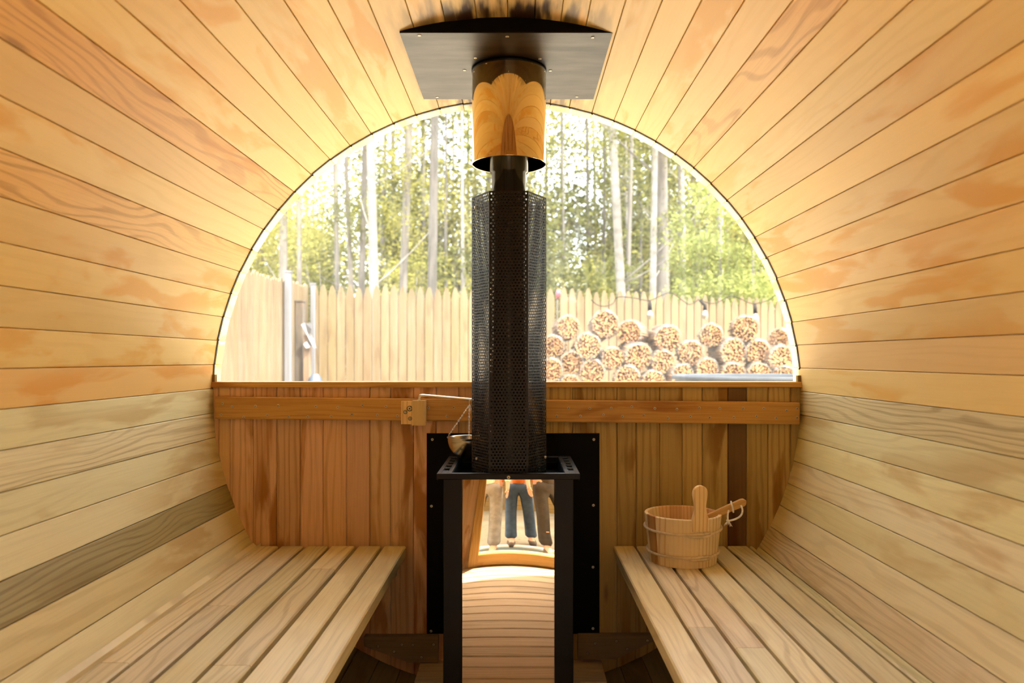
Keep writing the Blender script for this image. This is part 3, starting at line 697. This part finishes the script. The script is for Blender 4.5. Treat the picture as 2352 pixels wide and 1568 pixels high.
# white plastic tie
M['plastic']=None
def filmmat(name,c,mixf,rough=.25):
    m,nt,b,out=newmat(name); g=G(nt); tr=g.n('ShaderNodeBsdfTransparent'); mx=g.n('ShaderNodeMixShader'); b.inputs['Base Color'].default_value=(*c,1); b.inputs['Roughness'].default_value=rough
    tc=g.n('ShaderNodeTexCoord'); n=g.noise(tc.outputs['Object'],22,4,dist=1.5)
    g.l(g.math('ADD',g.math('MULTIPLY',g.ramp(n,.35,.65),.35),mixf-.17,clamp=True),mx.inputs[0]); g.l(tr.outputs[0],mx.inputs[1]); g.l(b.outputs[0],mx.inputs[2]); g.l(mx.outputs[0],out.inputs[0])
    bp=g.n('ShaderNodeBump'); bp.inputs['Strength'].default_value=.5; bp.inputs['Distance'].default_value=.01; g.l(n,bp.inputs['Height']); g.l(bp.outputs[0],b.inputs['Normal'])
    return m
M['plastic']=filmmat('clear_white_bag_film',(.095,.088,.08),.24); M['wrap']=filmmat('white_wrap_film',(.3,.3,.28),.9)
mb=MB()
def sheet(mb,pts,th=.003):
    n=len(pts); vs=[p for p in pts]+[p+V((0,th,0)) for p in pts]
    mb.add(vs,[list(range(n)),list(range(n,2*n))[::-1]]+[[i,(i+1)%n,n+(i+1)%n,n+i] for i in range(n)])
D_=7.72
for poly,off in (([(691,745),(700,741),(716,743),(716,757),(709,768),(721,790),(728,799),(720,799),(711,780),(700,760)],0),([(712,765),(718,775),(726,797),(715,796),(704,787)],.03),([(697,790),(704,784),(712,797),(703,800)],.015)):
    sheet(mb,[P(x,y,D_+off+.02*math.sin(i*1.7)) for i,(x,y) in enumerate(poly)],.004)
tag(mb.build('plastic_tie',M['wpost'],loc=P(708,770,D_)),'crumpled white strip tied around the tan timber post','tie')
M['blue']=plain('blue_tarp',(.016,.027,.045),.6,noise=.3,scale=8)
mb=MB(); q=P(724,884,7.6); mb.lathe([(.0001,.115),(.03,.11),(.06,.07),(.085,.0),(.10,-.12),(.10,GZ-q.z)],q,20); tag(mb.build('covered_bin',M['blue'],loc=(q.x,q.y,GZ)),'blue-grey rounded bin top just showing above the sill by the corner posts','bin')

# ------------------------------------------------------------------ bags of firewood
def logmat():
    m,nt,b,out=newmat('split_firewood'); g=G(nt); ti=g.n('ShaderNodeAttribute',attribute_name='tint'); tc=g.n('ShaderNodeTexCoord')
    n=g.noise(tc.outputs['Object'],90,3); g.l(g.mix(g.math('MULTIPLY',g.ramp(n,.4,.7),.4),g.mix(1.0,(.155,.074,.024),ti.outputs['Color'],'MULTIPLY'),(.026,.011,.004)),b.inputs['Base Color']); b.inputs['Roughness'].default_value=.85
    return m
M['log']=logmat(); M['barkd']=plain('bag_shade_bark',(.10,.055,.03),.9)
def bag_meshes(seed):
    r=random.Random(seed); mb=MB(); R=.118; pts=[]
    for _ in range(4000):
        a=r.uniform(0,6.283); q=R*math.sqrt(r.random()); x,z=q*math.cos(a),q*math.sin(a)
        if all((x-p[0])**2+(z-p[1])**2>(.0195)**2 for p in pts): pts.append((x,z))
    for (x,z) in pts:
        k=r.choice((3,4,4,5)); a0=r.uniform(0,6.28); s=r.uniform(.0095,.0145); st_=r.uniform(.7,1.3); y=r.uniform(-.022,.012); L_=.33
        br=r.uniform(.7,1.35); t=(br,br*r.uniform(.85,1.05),br*r.uniform(.7,1.05)); b=[(x+s*st_*math.cos(a0+6.283*i/k),z+s/st_*math.sin(a0+6.283*i/k)) for i in range(k)]
        sk_=(r.uniform(-.02,.02),r.uniform(-.02,.02))
        vs=[V((p[0],y,p[1])) for p in b]+[V((p[0]*.97+sk_[0],y+L_,p[1]*.97+sk_[1])) for p in b]
        mb.add(vs,[list(range(k)),list(range(k,2*k))[::-1]]+[[i,(i+1)%k,k+(i+1)%k,k+i] for i in range(k)],tint=t)
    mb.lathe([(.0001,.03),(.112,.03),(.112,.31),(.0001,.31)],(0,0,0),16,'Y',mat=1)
    o1=mb.build('firewood',[M['log'],M['barkd']])
    mb=MB(); vs=[];n=28; ys=[-.035,-.028,0.0,.08,.17,.26,.33,.37,.39,.43]; rr=[.108,.126,.134,.137,.136,.137,.13,.09,.03,.045]
    for yi,r0 in zip(ys,rr):
        for j in range(n):
            a=6.283*j/n; q=r0*(1+.035*math.sin(3*a+seed+yi*9)+.02*math.sin(7*a+yi*30)+.012*r.uniform(-1,1)); vs.append(V((q*math.cos(a),yi,q*math.sin(a))))
    mb.add(vs,[[i*n+j,i*n+(j+1)%n,(i+1)*n+(j+1)%n,(i+1)*n+j] for i in range(len(ys)-1) for j in range(n)],smooth=True)
    o2=mb.build('bag',M['plastic']); 
    res=(o1.data,o2.data); bpy.data.objects.remove(o1); bpy.data.objects.remove(o2); return res
BM=[bag_meshes(s) for s in (1,2,3,4)]
q3=lambda x,y:(1230+x/3.563,560+y/3.563)
bags=[(265,680,100,0),(570,655,118,0),(770,730,112,1),(1080,770,115,0),(1440,745,98,1),(1720,690,112,1),(1990,780,95,2),
(150,835,95,0),(430,835,112,0),(300,975,104,0),(628,932,98,0),(842,920,118,0),(1045,965,104,0),(1270,890,108,0),(1615,882,118,0),(1820,885,108,0),(2010,935,112,0),
(465,1050,112,0),(130,1030,100,0),(755,1100,112,0),(965,1125,98,0),(1200,1075,100,0),(1405,1020,95,0),(1620,1060,98,0),(1830,1070,105,0),(2030,1085,98,0),(285,1150,88,0)]
D0=7.2; rb=random.Random(9)
places=['by the chimney','under the curved window edge']
lab={0:'highest clear bag of split firewood beside the chimney guard',1:'clear firewood bag with a dark core, second of the top row from the chimney',
2:'clear bag of split firewood, third of the top row from the chimney',3:'tall clear bag of split firewood, alone above its neighbours in the middle of the pile',
4:'clear bag of firewood with a white end, left of the biggest top bag',5:'biggest topmost bag of firewood with a long white wrap, right side of the pile',
6:'firewood bag seen mostly as white wrap, high near the right window edge',7:'upper bag of firewood cut off by the chimney guard',
8:'bag of firewood nested below the first and second top bags',9:'round clear bag of firewood under the highest bag by the chimney',
10:'narrow upright-looking bag of firewood below the second top bag',11:'wide orange-lit bag of firewood below the third top bag',
12:'bag of firewood just under the lone middle top bag',13:'dark-cored firewood bag right of the lone middle top bag',
14:'bright bag of firewood directly under the biggest top bag',15:'bag of firewood between the bright one and the one at the window edge',
16:'bag of firewood nearest the right window edge, second row',17:'large bag of firewood low in the pile, second from the chimney',
18:'low bag of firewood cut off by the chimney guard',19:'bag of firewood resting low between the orange-lit bags, just above the sill',
20:'whitish half-hidden firewood bag just above the sill, left of the round tub',21:'firewood bag right behind the left end of the round tub',
22:'firewood bag behind the tub, under the dark-cored bag',23:'firewood bag behind the tub, under the bright bag',24:'firewood bag behind the tub, second from the window edge',
25:'firewood bag behind the tub, nearest the right window edge',26:'lowest firewood bag just peeping over the sill near the chimney'}
for i,(x,y,r,k) in enumerate(bags):
    px,py=q3(x,y); d=D0+(.10 if y<800 else 0)-(.06 if y>1000 else 0)+rb.uniform(-.05,.05)+(.25 if k==2 else 0); s=(r*1.04/3.563)*d/F/.134; p=P(px,py,d)
    root=empty('firewood_bag',p,lab[i],'bag of firewood','bags of firewood piled against the fence'); root.rotation_euler=(rb.uniform(-.08,.08),rb.uniform(0,6.28),0)
    yaw=rb.uniform(-.15,.15)+(-.25 if k==1 else 0)+(-.6 if k==2 else 0)
    root.rotation_euler=(Matrix.Rotation(yaw,3,'Z')@Matrix.Rotation(rb.uniform(-.07,.05),3,'X')@Matrix.Rotation(rb.uniform(0,6.28),3,'Y')).to_euler()
    root.scale=(s,1.0,s)
    me=BM[i%4]
    f=bpy.data.objects.new('firewood',me[0]); C.objects.link(f); f.parent=root; f['kind']='stuff'
    b=bpy.data.objects.new('wrapper',me[1]); C.objects.link(b); b.parent=root
# rack of planks that carries the visible rows
rk=empty('wood_rack',(P(1560,0,7.4).x,CY+7.4,GZ),'low timber rack carrying the bags of firewood in front of the fence','rack')
xa,xb=P(1225,0,7.2).x,P(1850,0,7.2).x; zt=P(0,905,7.2).z-.02
for yy in (7.15,7.35,7.55): mb=MB(); mb.box((xa,CY+yy-.05,zt-.03),(xb,CY+yy+.05,zt),.003,0); mb.build('deck_board',M['picket'],rk)
for xx in (xa+.1,(xa+xb)/2,xb-.1):
    for yy in (7.15,7.55): mb=MB(); mb.box((xx-.045,CY+yy-.045,GZ),(xx+.045,CY+yy+.045,zt-.031),.003,2); mb.build('leg',M['picket'],rk)
# round tub with grey lid rim
M['tubw']=plain('dark_blue_tub',(.005,.009,.015),.7,spec=.05,noise=.5,scale=30,sx=(1,1,.15)); M['tubr']=plain('grey_tub_rim',(.030,.034,.040),.75,spec=.05,noise=.2,scale=6)
tp=P(1742,861,4.5); tb=empty('round_tub',(tp.x,tp.y,GZ),'round dark blue tub with a grey rim, just outside the window at right','tub')
mb=MB(); H=tp.z-GZ; mb.lathe([(.0001,.02),(.45,.0),(.47,.3),(.475,H-.05),(.47,H-.04),(.46,H-.05),(.45,H-.30),(.0001,H-.31)],(tp.x,tp.y,GZ),64); mb.build('tub_wall',M['tubw'],tb)
mb=MB(); mb.lathe([(.455,H-.052),(.455,H-.005),(.465,H),(.495,H),(.503,H-.008),(.503,H-.022),(.480,H-.028),(.477,H-.052)],(tp.x,tp.y,GZ),64); mb.build('rim',M['tubr'],tb)
# string lights
M['wire']=plain('black_cable',(.004,.004,.004),.7,spec=.1); M['bulb']=plain('clear_bulb',(.09,.075,.05),.1,spec=.8)
sg=empty('string_lights',P(1440,690,8.0),'black cable of festoon bulbs strung in front of the fence above the firewood','string lights')
ks=[(1358,688),(1372,700),(1390,703),(1408,697),(1420,682),(1456,684),(1490,690),(1512,682),(1540,672),(1568,690),(1585,699),(1602,690),(1606,688),(1640,697),(1680,680),(1718,694),(1735,697),(1762,690),(1790,672)]
mb=MB(); kk=[P(x,y,7.95) for x,y in ks]; sm=[]
for i in range(len(kk)-1):
    p0=kk[max(i-1,0)];p1=kk[i];p2=kk[i+1];p3=kk[min(i+2,len(kk)-1)]
    for t in (0,.25,.5,.75): sm.append(.5*((2*p1)+(p2-p0)*t+(2*p0-5*p1+4*p2-p3)*t*t+(3*p1-p0-3*p2+p3)*t**3))
mb.tube(sm+[kk[-1]],.0050,6); mb.build('cable',M['wire'],sg)
for x,y,z2 in ((1493,690,715),(1619,690,716),(1735,697,722)):
    x0=x if x!=1619 else 1606
    mb=MB(); mb.tube([P(x0,y,7.95),P(x,y+10,7.94),P(x,y+22,7.94)],[.008,.018,.022],8); mb.build('socket',M['wire'],sg)
    mb=MB(); c=P(x,y+22,7.94); mb.lathe([(.012,0),(.02,-.012),(.034,-.045),(.034,-.065),(.022,-.09),(.0001,-.10)],c,14); mb.build('bulb',M['bulb'],sg)
# bits behind the fence near the chimney
M['pink']=plain('pink_ribbon',(.22,.03,.05),.7)
p=P(1280,675,8.95); sr=empty('marker_stake',(p.x,p.y,GZ),'thin stake with a pink ribbon behind the fence, right beside the chimney guard','stake')
mb=MB(); mb.tube([V((p.x,p.y,GZ)),p+V((0,0,.03))],.012,6); mb.build('stake',M['brown'],sr)
mb=MB(); mb.tube([p+V((0,0,-.06)),p+V((.008,0,.01)),p+V((.02,0,.05))],[.016,.032,.024],6); mb.build('ribbon',M['pink'],sr)
# ------------------------------------------------------------------ woods
def barkmat(name,c1,c2,spots=0):
    m,nt,b,out=newmat(name); g=G(nt); tc=g.n('ShaderNodeTexCoord'); mp=g.n('ShaderNodeMapping'); mp.inputs['Scale'].default_value=(14,14,2.2) if not spots else (5,5,12); g.l(tc.outputs['Object'],mp.inputs[0])
    n=g.noise(mp.outputs[0],1,4); c=g.mix(g.ramp(n,.35,.65),c1,c2)
    g.l(c,b.inputs['Base Color']); b.inputs['Roughness'].default_value=.9; return m
M['grey']=barkmat('grey_bark',(.055,.050,.045),(.030,.026,.022)); M['darkb']=barkmat('dark_bark',(.032,.028,.025),(.014,.012,.010)); M['birch']=barkmat('pale_bark',(.095,.089,.080),(.06,.055,.048),1)
def leafmat(name,c1,c2):
    m,nt,b,out=newmat(name); g=G(nt); nt.nodes.remove(b); ti=g.n('ShaderNodeAttribute',attribute_name='rnd')
    col=g.mix(ti.outputs['Fac'],c1,c2); d=g.n('ShaderNodeBsdfDiffuse'); t=g.n('ShaderNodeBsdfTranslucent'); g.l(col,d.inputs[0]); g.l(col,t.inputs[0]); mx=g.n('ShaderNodeMixShader'); mx.inputs[0].default_value=.45
    g.l(d.outputs[0],mx.inputs[1]); g.l(t.outputs[0],mx.inputs[2]); g.l(mx.outputs[0],out.inputs[0]); return m
M['leaf']=leafmat('spring_leaves',(.070,.074,.016),(.185,.170,.048)); M['leafd']=leafmat('deep_leaves',(.028,.034,.010),(.085,.088,.026)); M['needle']=leafmat('light_green_needles',(.085,.105,.03),(.15,.16,.05))
def leafcloud(seed,n,rx,rz,size,clump=40,mat='leaf',flat=False):
    r=random.Random(seed); mb=MB(); cl=[(r.uniform(-1,1),r.uniform(-1,1),r.uniform(-1,1)) for _ in range(clump)]
    cl=[c for c in cl if c[0]**2+c[1]**2+c[2]**2<1.1]
    for i in range(n):
        c=r.choice(cl); sp=.16
        p=V(((c[0]+r.gauss(0,sp))*rx,(c[1]+r.gauss(0,sp))*rx,(c[2]+r.gauss(0,sp*.45 if flat else sp*.8))*rz))
        a=V((r.gauss(0,1),r.gauss(0,1),r.gauss(0,.5))).normalized(); b=a.cross(V((r.gauss(0,1),r.gauss(0,1),r.gauss(0,1)))).normalized(); s=size*r.uniform(.6,1.4)
        mb.add([p-a*s,p-b*s*.55,p+a*s,p+b*s*.55],[[0,1,2,3]],rnd=r.random())
    o=mb.build('foliage',M[mat]); me=o.data; bpy.data.objects.remove(o); return me
LC=[leafcloud(s,3000,1.6,3.0,.055,38,m) for s,m in ((1,'leaf'),(2,'leaf'),(3,'leafd'),(4,'leafd'),(5,'leaf'))]
SH=[leafcloud(s,2600,1.3,1.3,.05,34,m) for s,m in ((11,'leafd'),(12,'leaf'),(13,'leafd'))]
def trunkmesh(seed,h,r0,lean=(0,0),nb=5,bend=.15,n=9):
    r=random.Random(seed); mb=MB(); N=14; ph=r.uniform(0,6)
    pts=[V((lean[0]*i/N*h+bend*math.sin(i/N*3+ph)*r0*6*.3,lean[1]*i/N*h,h*i/N)) for i in range(N+1)]; off=pts[0].copy(); pts=[p-V((off.x,0,0)) for p in pts]
    mb.tube(pts,[r0*(1.25 if i==0 else 1)*(1-.6*i/N) for i in range(N+1)],n)
    for k in range(nb):
        i=r.randint(2,N-2); p=pts[i]; a=r.uniform(0,6.28); L_=r.uniform(.5,1.6); d=V((math.cos(a),math.sin(a),r.uniform(.2,.9)))
        q=[p+d*(L_*t)+Z*(.2*t*t) for t in (0,.3,.65,1)]; rr=r0*.22*(1-.5*i/N); mb.tube(q,[rr,rr*.8,rr*.55,rr*.25],5)
    return mb
def tree(px_b,px_t,wpx,d,mat,label,seed,crown=None,group=None,h=12,nb=5,name='tree'):
    b=P(px_b,640,d); b.z=GZ-.05; t=P(px_t,250,d); hz=t.z-CZ-.9
    lean=((t.x-b.x)/max(1,(t.z-b.z)),0); root=empty(name,b,label,'tree',group)
    o=trunkmesh(seed,h,wpx/F*d/2*1.0,lean,nb).build('trunk',M[mat]); o.parent=root
    if crown is not None:
        for (cm,zc,s) in crown:
            f=bpy.data.objects.new('foliage',cm); C.objects.link(f); f.parent=root; f.location=(lean[0]*zc,0,zc); f.scale=(s,s,s); f.rotation_euler=(0,0,seed*1.7); f['kind']='stuff'
    return root
hero=[
(650,655,22,13.5,'grey','pale grey blurred tree trunk at the left edge of the window above the side fence'),
(688,690,14,17,'grey','thin grey tree trunk just right of the leftmost pale grey trunk'),
(777,772,12,16,'grey','slender grey trunk left of the forked dark trunk'),
(822,838,17,14.5,'darkb','dark grey trunk leaning right, left of the thick white one'),
(820,792,13,14.6,'grey','pale trunk leaning left, crossing the dark one at the fence'),
(866,852,25,13.2,'birch','thick white-barked tree trunk left of the chimney'),
(913,938,22,14.0,'grey','mottled grey tree leaning right, between the thick white trunk and the straight dark one'),
(986,1003,25,12.5,'darkb','straight dark grey tree trunk nearest the chimney on its left'),
(1022,1026,8,18,'darkb','thin dark pole-like tree right of the straight dark grey trunk'),
(1063,1060,10,17,'birch','thin pale tree trunk right beside the chimney guard on its left'),
(1445,1408,24,12.8,'birch','white birch leaning left, first big trunk right of the chimney'),
(1432,1455,13,16,'grey','grey trunk standing just behind the leaning white birch'),
(1494,1503,17,12.3,'birch','slim bright white birch touching the thick grey trunk'),
(1528,1520,36,12.6,'grey','thickest grey tree trunk on the right half of the window'),
(1568,1560,18,14,'darkb','dark forked tree right of the thickest grey trunk'),
(1590,1640,8,14.1,'darkb','thin dark limb-like sapling leaning right beside the forked tree'),
(1575,1560,16,12.9,'birch','short pale trunk at the foot of the forked tree'),
(1655,1650,18,13.5,'birch','very bright white trunk near the right edge of the window'),
(1385,1390,9,19,'darkb','thin dark trunk between the chimney and the leaning birch'),
(1297,1293,8,19,'grey','thin grey trunk close to the chimney guard on its right')]
for i,(a,b,w_,d,mt,lb) in enumerate(hero):
    cr=[(LC[i%5],4.6+(i%3)*.5,.42)] if w_>12 and i%3==0 else None
    tree(a,b,w_,d,mt,lb,40+i,cr,nb=7)
rt=random.Random(77)
for i in range(84):
    d=rt.uniform(18,40); px=rt.uniform(560,1800); dx=rt.uniform(-14,14)
    cr=[(LC[rt.randrange(5)],rt.uniform(3,7.5),rt.uniform(.8,1.3))]
    if rt.random()<.7: cr.append((LC[rt.randrange(5)],rt.uniform(1.5,4),rt.uniform(.8,1.2)))
    wd=rt.uniform(4,12); bk_=rt.choice(['grey','darkb','birch','grey']); bn={'grey':'grey-barked','darkb':'dark-barked','birch':'pale-barked'}[bk_]; sd='left' if px<1171 else 'right'
    tree(px,px+dx,wd,d,bk_,'distant slim %s tree deep in the woods, %s of the chimney'%(bn,sd),200+i,cr,'distant %s trees %s of the chimney'%(bn,sd),h=rt.uniform(11,16),nb=4)
for i in range(22):
    d=rt.uniform(14.5,23); px=570+1220*(i+rt.random())/22; hz=rt.uniform(1.4,3.0)
    p=P(px,0,d); p.z=GZ-.03; root=empty('leafy_shrub',p,'leafy shrub between the trunks just behind the fence, %s of the chimney'%('left' if px<1171 else 'right'),'shrub','shrubs behind the fence %s of the chimney'%('left' if px<1171 else 'right'))
    f=bpy.data.objects.new('foliage',SH[rt.randrange(3)]); C.objects.link(f); f.parent=root; f.location=(0,0,hz); s=rt.uniform(.7,1.15); f.scale=(s,s,s); f.rotation_euler=(0,0,rt.uniform(0,6)); f['kind']='stuff'
    mb=MB()
    for k in range(4):
        a=k*1.6+i; mb.tube([V((0,0,0)),V((math.cos(a)*.15,math.sin(a)*.15,hz*.5)),V((math.cos(a)*.5,math.sin(a)*.5,hz+.6))],[.03,.02,.008],5)
    o=mb.build('stem',M['grey']); o.parent=root
cn=leafcloud(31,5200,1.15,1.5,.04,46,'needle',True)
for px,py,d,s,lb in ((1655,620,10.6,.75,'light green feathery conifer behind the fence at the right window edge'),(1730,640,11.0,.75,'light green conifer cut by the right window edge'),(1600,655,11.3,.45,'small light green conifer bough beside the thickest grey trunk')):
    p=P(px,py,d); root=empty('conifer',(p.x,p.y,GZ),lb,'conifer'); f=bpy.data.objects.new('foliage',cn); C.objects.link(f); f.parent=root; f.location=(0,0,p.z-GZ); f.scale=(s,s,s); f['kind']='stuff'
    mb=MB(); mb.tube([V((0,0,0)),V((0,0,p.z-GZ+.9*s))],[.05,.01],8); o=mb.build('trunk',M['grey']); o.parent=root

# ------------------------------------------------------------------ people outside the doorway (seen mirrored in the stove)
M['skin']=plain('skin',(.55,.30,.19),.5); M['hair']=plain('hair',(.06,.035,.02),.6); M['shoe']=plain('shoe',(.10,.07,.05),.6)
def skin(name,chains,mat,parent,sub=1,rootr=0):
    """chains: list of [(pos,radius),...]; first point of later chains may be ('@',chain,index)"""
    vs=[];es=[];rs_=[];ref={}
    for ci,ch_ in enumerate(chains):
        prev=None
        for pi,it in enumerate(ch_):
            if it[0]=='@': idx=ref[(it[1],it[2])]
            else: idx=len(vs); vs.append(V(it[0])); rs_.append(it[1])
            ref[(ci,pi)]=idx
            if prev is not None: es.append((prev,idx))
            prev=idx
    me=bpy.data.meshes.new(name); me.from_pydata(vs,es,[]); me.materials.append(mat)
    o=bpy.data.objects.new(name,me); C.objects.link(o); o.parent=parent
    sm=o.modifiers.new('skin','SKIN'); sm.use_smooth_shade=True
    if not me.skin_vertices: 
        me.attributes.new
    sv=me.skin_vertices
    if not sv:
        bpy.context.view_layer.objects.active=o; o.select_set(True); bpy.ops.mesh.customdata_skin_add(); sv=me.skin_vertices
    for i,r in enumerate(rs_): sv[0].data[i].radius=(r,r)
    sv[0].data[0].use_root=True
    ss=o.modifiers.new('sub','SUBSURF'); ss.levels=sub; ss.render_levels=sub
    return o
def person(loc,rot,label,shirt,trouser,h=1.72,longsleeve=True,stride=.06):
    root=empty('person',loc,label,'person'); root.rotation_euler=(0,0,rot); k=h/1.72
    def p(x,y,z,r): return (V((x*k,y*k,z*k)),r*k)
    ch_=[[p(0,0,.95,.115),p(0,0,1.12,.11),p(0,0,1.30,.125),p(0,0,1.42,.075),p(0,-.01,1.49,.052),p(0,-.015,1.56,.075),p(0,-.02,1.63,.092),p(0,-.01,1.69,.065)]]
    for s in (-1,1):
        ch_.append([('@',0,0),p(s*.09,0,.88,.09),p(s*.10,-.01,.50,.058),p(s*.105,s*stride,.09,.038),p(s*.11,s*stride-.13,.035,.032)])
        a=len(ch_); ch_.append([('@',0,2),p(s*.17,0,1.38,.055),p(s*.22,.01,1.12,.042),p(s*.235,-.06,.88,.028),p(s*.235,-.075,.83,.026)])
        for q,(dx,L_) in enumerate(((-.028,.075),(-.010,.085),(.009,.080),(.026,.065))):
            ch_.append([('@',a,4),p(s*.235+dx*.3,-.085+dx,.79,.009),p(s*.235+dx*.35-s*.004,-.088+dx,.79-L_*.5,.008),p(s*.235+dx*.35-s*.012,-.09+dx,.79-L_,.0065)])
        ch_.append([('@',a,4),p(s*.225,-.115,.81,.0095),p(s*.215,-.125,.78,.008)])
    skin('body',ch_,M['skin'],root)
    skin('jacket',[[p(0,0,.86,.135),p(0,0,.98,.135),p(0,0,1.15,.128),p(0,0,1.31,.14),p(0,0,1.43,.075)]]+[[('@',0,3),p(s*.175,0,1.38,.065),p(s*.222,.01,1.12,.054),p(s*.236,-.05,.90,.042)] for s in (-1,1)],shirt,root)
    skin('trousers',[[p(0,0,.97,.125),p(0,0,.90,.12)]]+[[('@',0,1),p(s*.095,0,.82,.10),p(s*.103,-.01,.50,.073),p(s*.107,s*stride,.22,.066),p(s*.108,s*stride-.01,.075,.070)] for s in (-1,1)],trouser,root)
    skin('hair',[[p(0,.025,1.62,.085),p(0,.015,1.68,.085),p(0,0,1.72,.06)]],M['hair'],root)
    for s in (-1,1):
        skin('shoe',[[p(s*.107,s*stride+.02,.045,.052),p(s*.11,s*stride-.07,.04,.045),p(s*.112,s*stride-.15,.033,.036)]],M['shoe'],root)
        mb=MB(); mb.lathe([(.0001,-.011*k),(.008*k,-.008*k),(.011*k,0)],(s*.032*k,-.098*k,1.635*k),10,'Y'); e=mb.build('eye',M['shoe']); e.parent=root
    mb=MB(); mb.tube([V((0,-.10,1.635))*k,V((0,-.118,1.605))*k,V((0,-.105,1.60))*k],[.008*k,.013*k,.008*k],8); e=mb.build('nose',M['skin']); e.parent=root
    mb=MB(); mb.tube([V((-.022,-.098,1.572))*k,V((0,-.104,1.57))*k,V((.022,-.098,1.572))*k],[.003*k,.006*k,.003*k],6); e=mb.build('mouth',M['pink']); e.parent=root
    return root
def cloth(n,c): return plain(n,c,.85,noise=.25,scale=14)
PI=math.pi
PEOPLE=[((-.26,-3.5,GZ),PI+.1,'person in white jacket and pale grey trousers standing outside the doorway',(.80,.78,.75),(.25,.23,.21),1.72),
((.10,-3.85,GZ),PI-.05,'person in orange top and blue jeans standing furthest back outside the doorway',(.70,.20,.04),(.05,.08,.13),1.70),
((.44,-3.52,GZ),PI-.2,'person in dark brown jacket and trousers standing outside the doorway',(.05,.03,.015),(.045,.032,.02),1.80),
((.84,-3.9,GZ),PI-.3,'person in long mustard yellow coat standing outside the doorway',(.62,.36,.06),(.10,.07,.04),1.68)]
for i,(loc,ro_,lb,c1,c2,h) in enumerate(PEOPLE): person(loc,ro_,lb,cloth('top_%d'%i,c1),cloth('trouser_%d'%i,c2),h,stride=(.03,-.05,.06,.03)[i])
# door mat with scroll marks
M['matg']=plain('grey_mat',(.10,.12,.11),.9,noise=.3,scale=80); M['matw']=plain('white_mat_marks',(.75,.72,.65),.9)
mt=MB(); mt.box((-.55,-3.75,GZ),(.75,-3.15,GZ+.02),.004,0); mo=mt.build('door_mat',M['matg'],loc=(.1,-3.45,GZ)); tag(mo,'dark grey door mat with white scroll marks on the ground outside','mat')
mt=MB()
for k in range(9):
    cx_=-.42+k*.13; mt.tube([V((cx_+.05*math.cos(t*.5)*(1-.05*t),-3.42+.12*math.sin(t*.5+k)*(1-.05*t),GZ+.021)) for t in range(12)],.012,5)
mt.tube([V((-.5,-3.2,GZ+.021)),V((.7,-3.2,GZ+.021))],.018,5); mt.tube([V((-.5,-3.68,GZ+.021)),V((.7,-3.68,GZ+.021))],.018,5)
mt.build('scroll_marks',M['matw'],mo)

# clapboard front guessed from yellow reflections, added to block sky light behind the people
M['clap']=plain('mustard_clapboard',(.16,.085,.015),.8,noise=.25,scale=3)
hs=empty('added_house',(0,-8.5,GZ),'added mustard clapboard wall across the yard, blocking sky light','building')
mb=MB()
for k in range(26): mb.box((-6,-8.52-.004*(k%2),GZ+.16*k),(6.5,-8.49,GZ+.16*k+.157),.006,0)
mb.box((-6,-11,GZ),(6.5,-8.53,GZ+4.15),.01,0); mb.build('wall',M['clap'],hs)
mb=MB(); mb.prism([(-1.6,0),(1.5,1.3),(4.6,0),(4.6,-.15),(-1.6,-.15)],(-6.3,-10.2,GZ+4.32),X,V((0,-1,0)).cross(V((0,0,0))) if False else V((0,1,0)),Z,13,); mb.build('roof',M['darkb'],hs)
for xx in (-3.5,2.2):
    mb=MB(); mb.box((xx,-8.485,1.0),(xx+1.0,-8.44,2.4),.01,2); w_=mb.build('window',M['wpost'],hs); mb=MB(); mb.box((xx+.08,-8.439,1.08),(xx+.92,-8.43,2.32),.001,2); mb.build('pane',M['blackg'],w_)
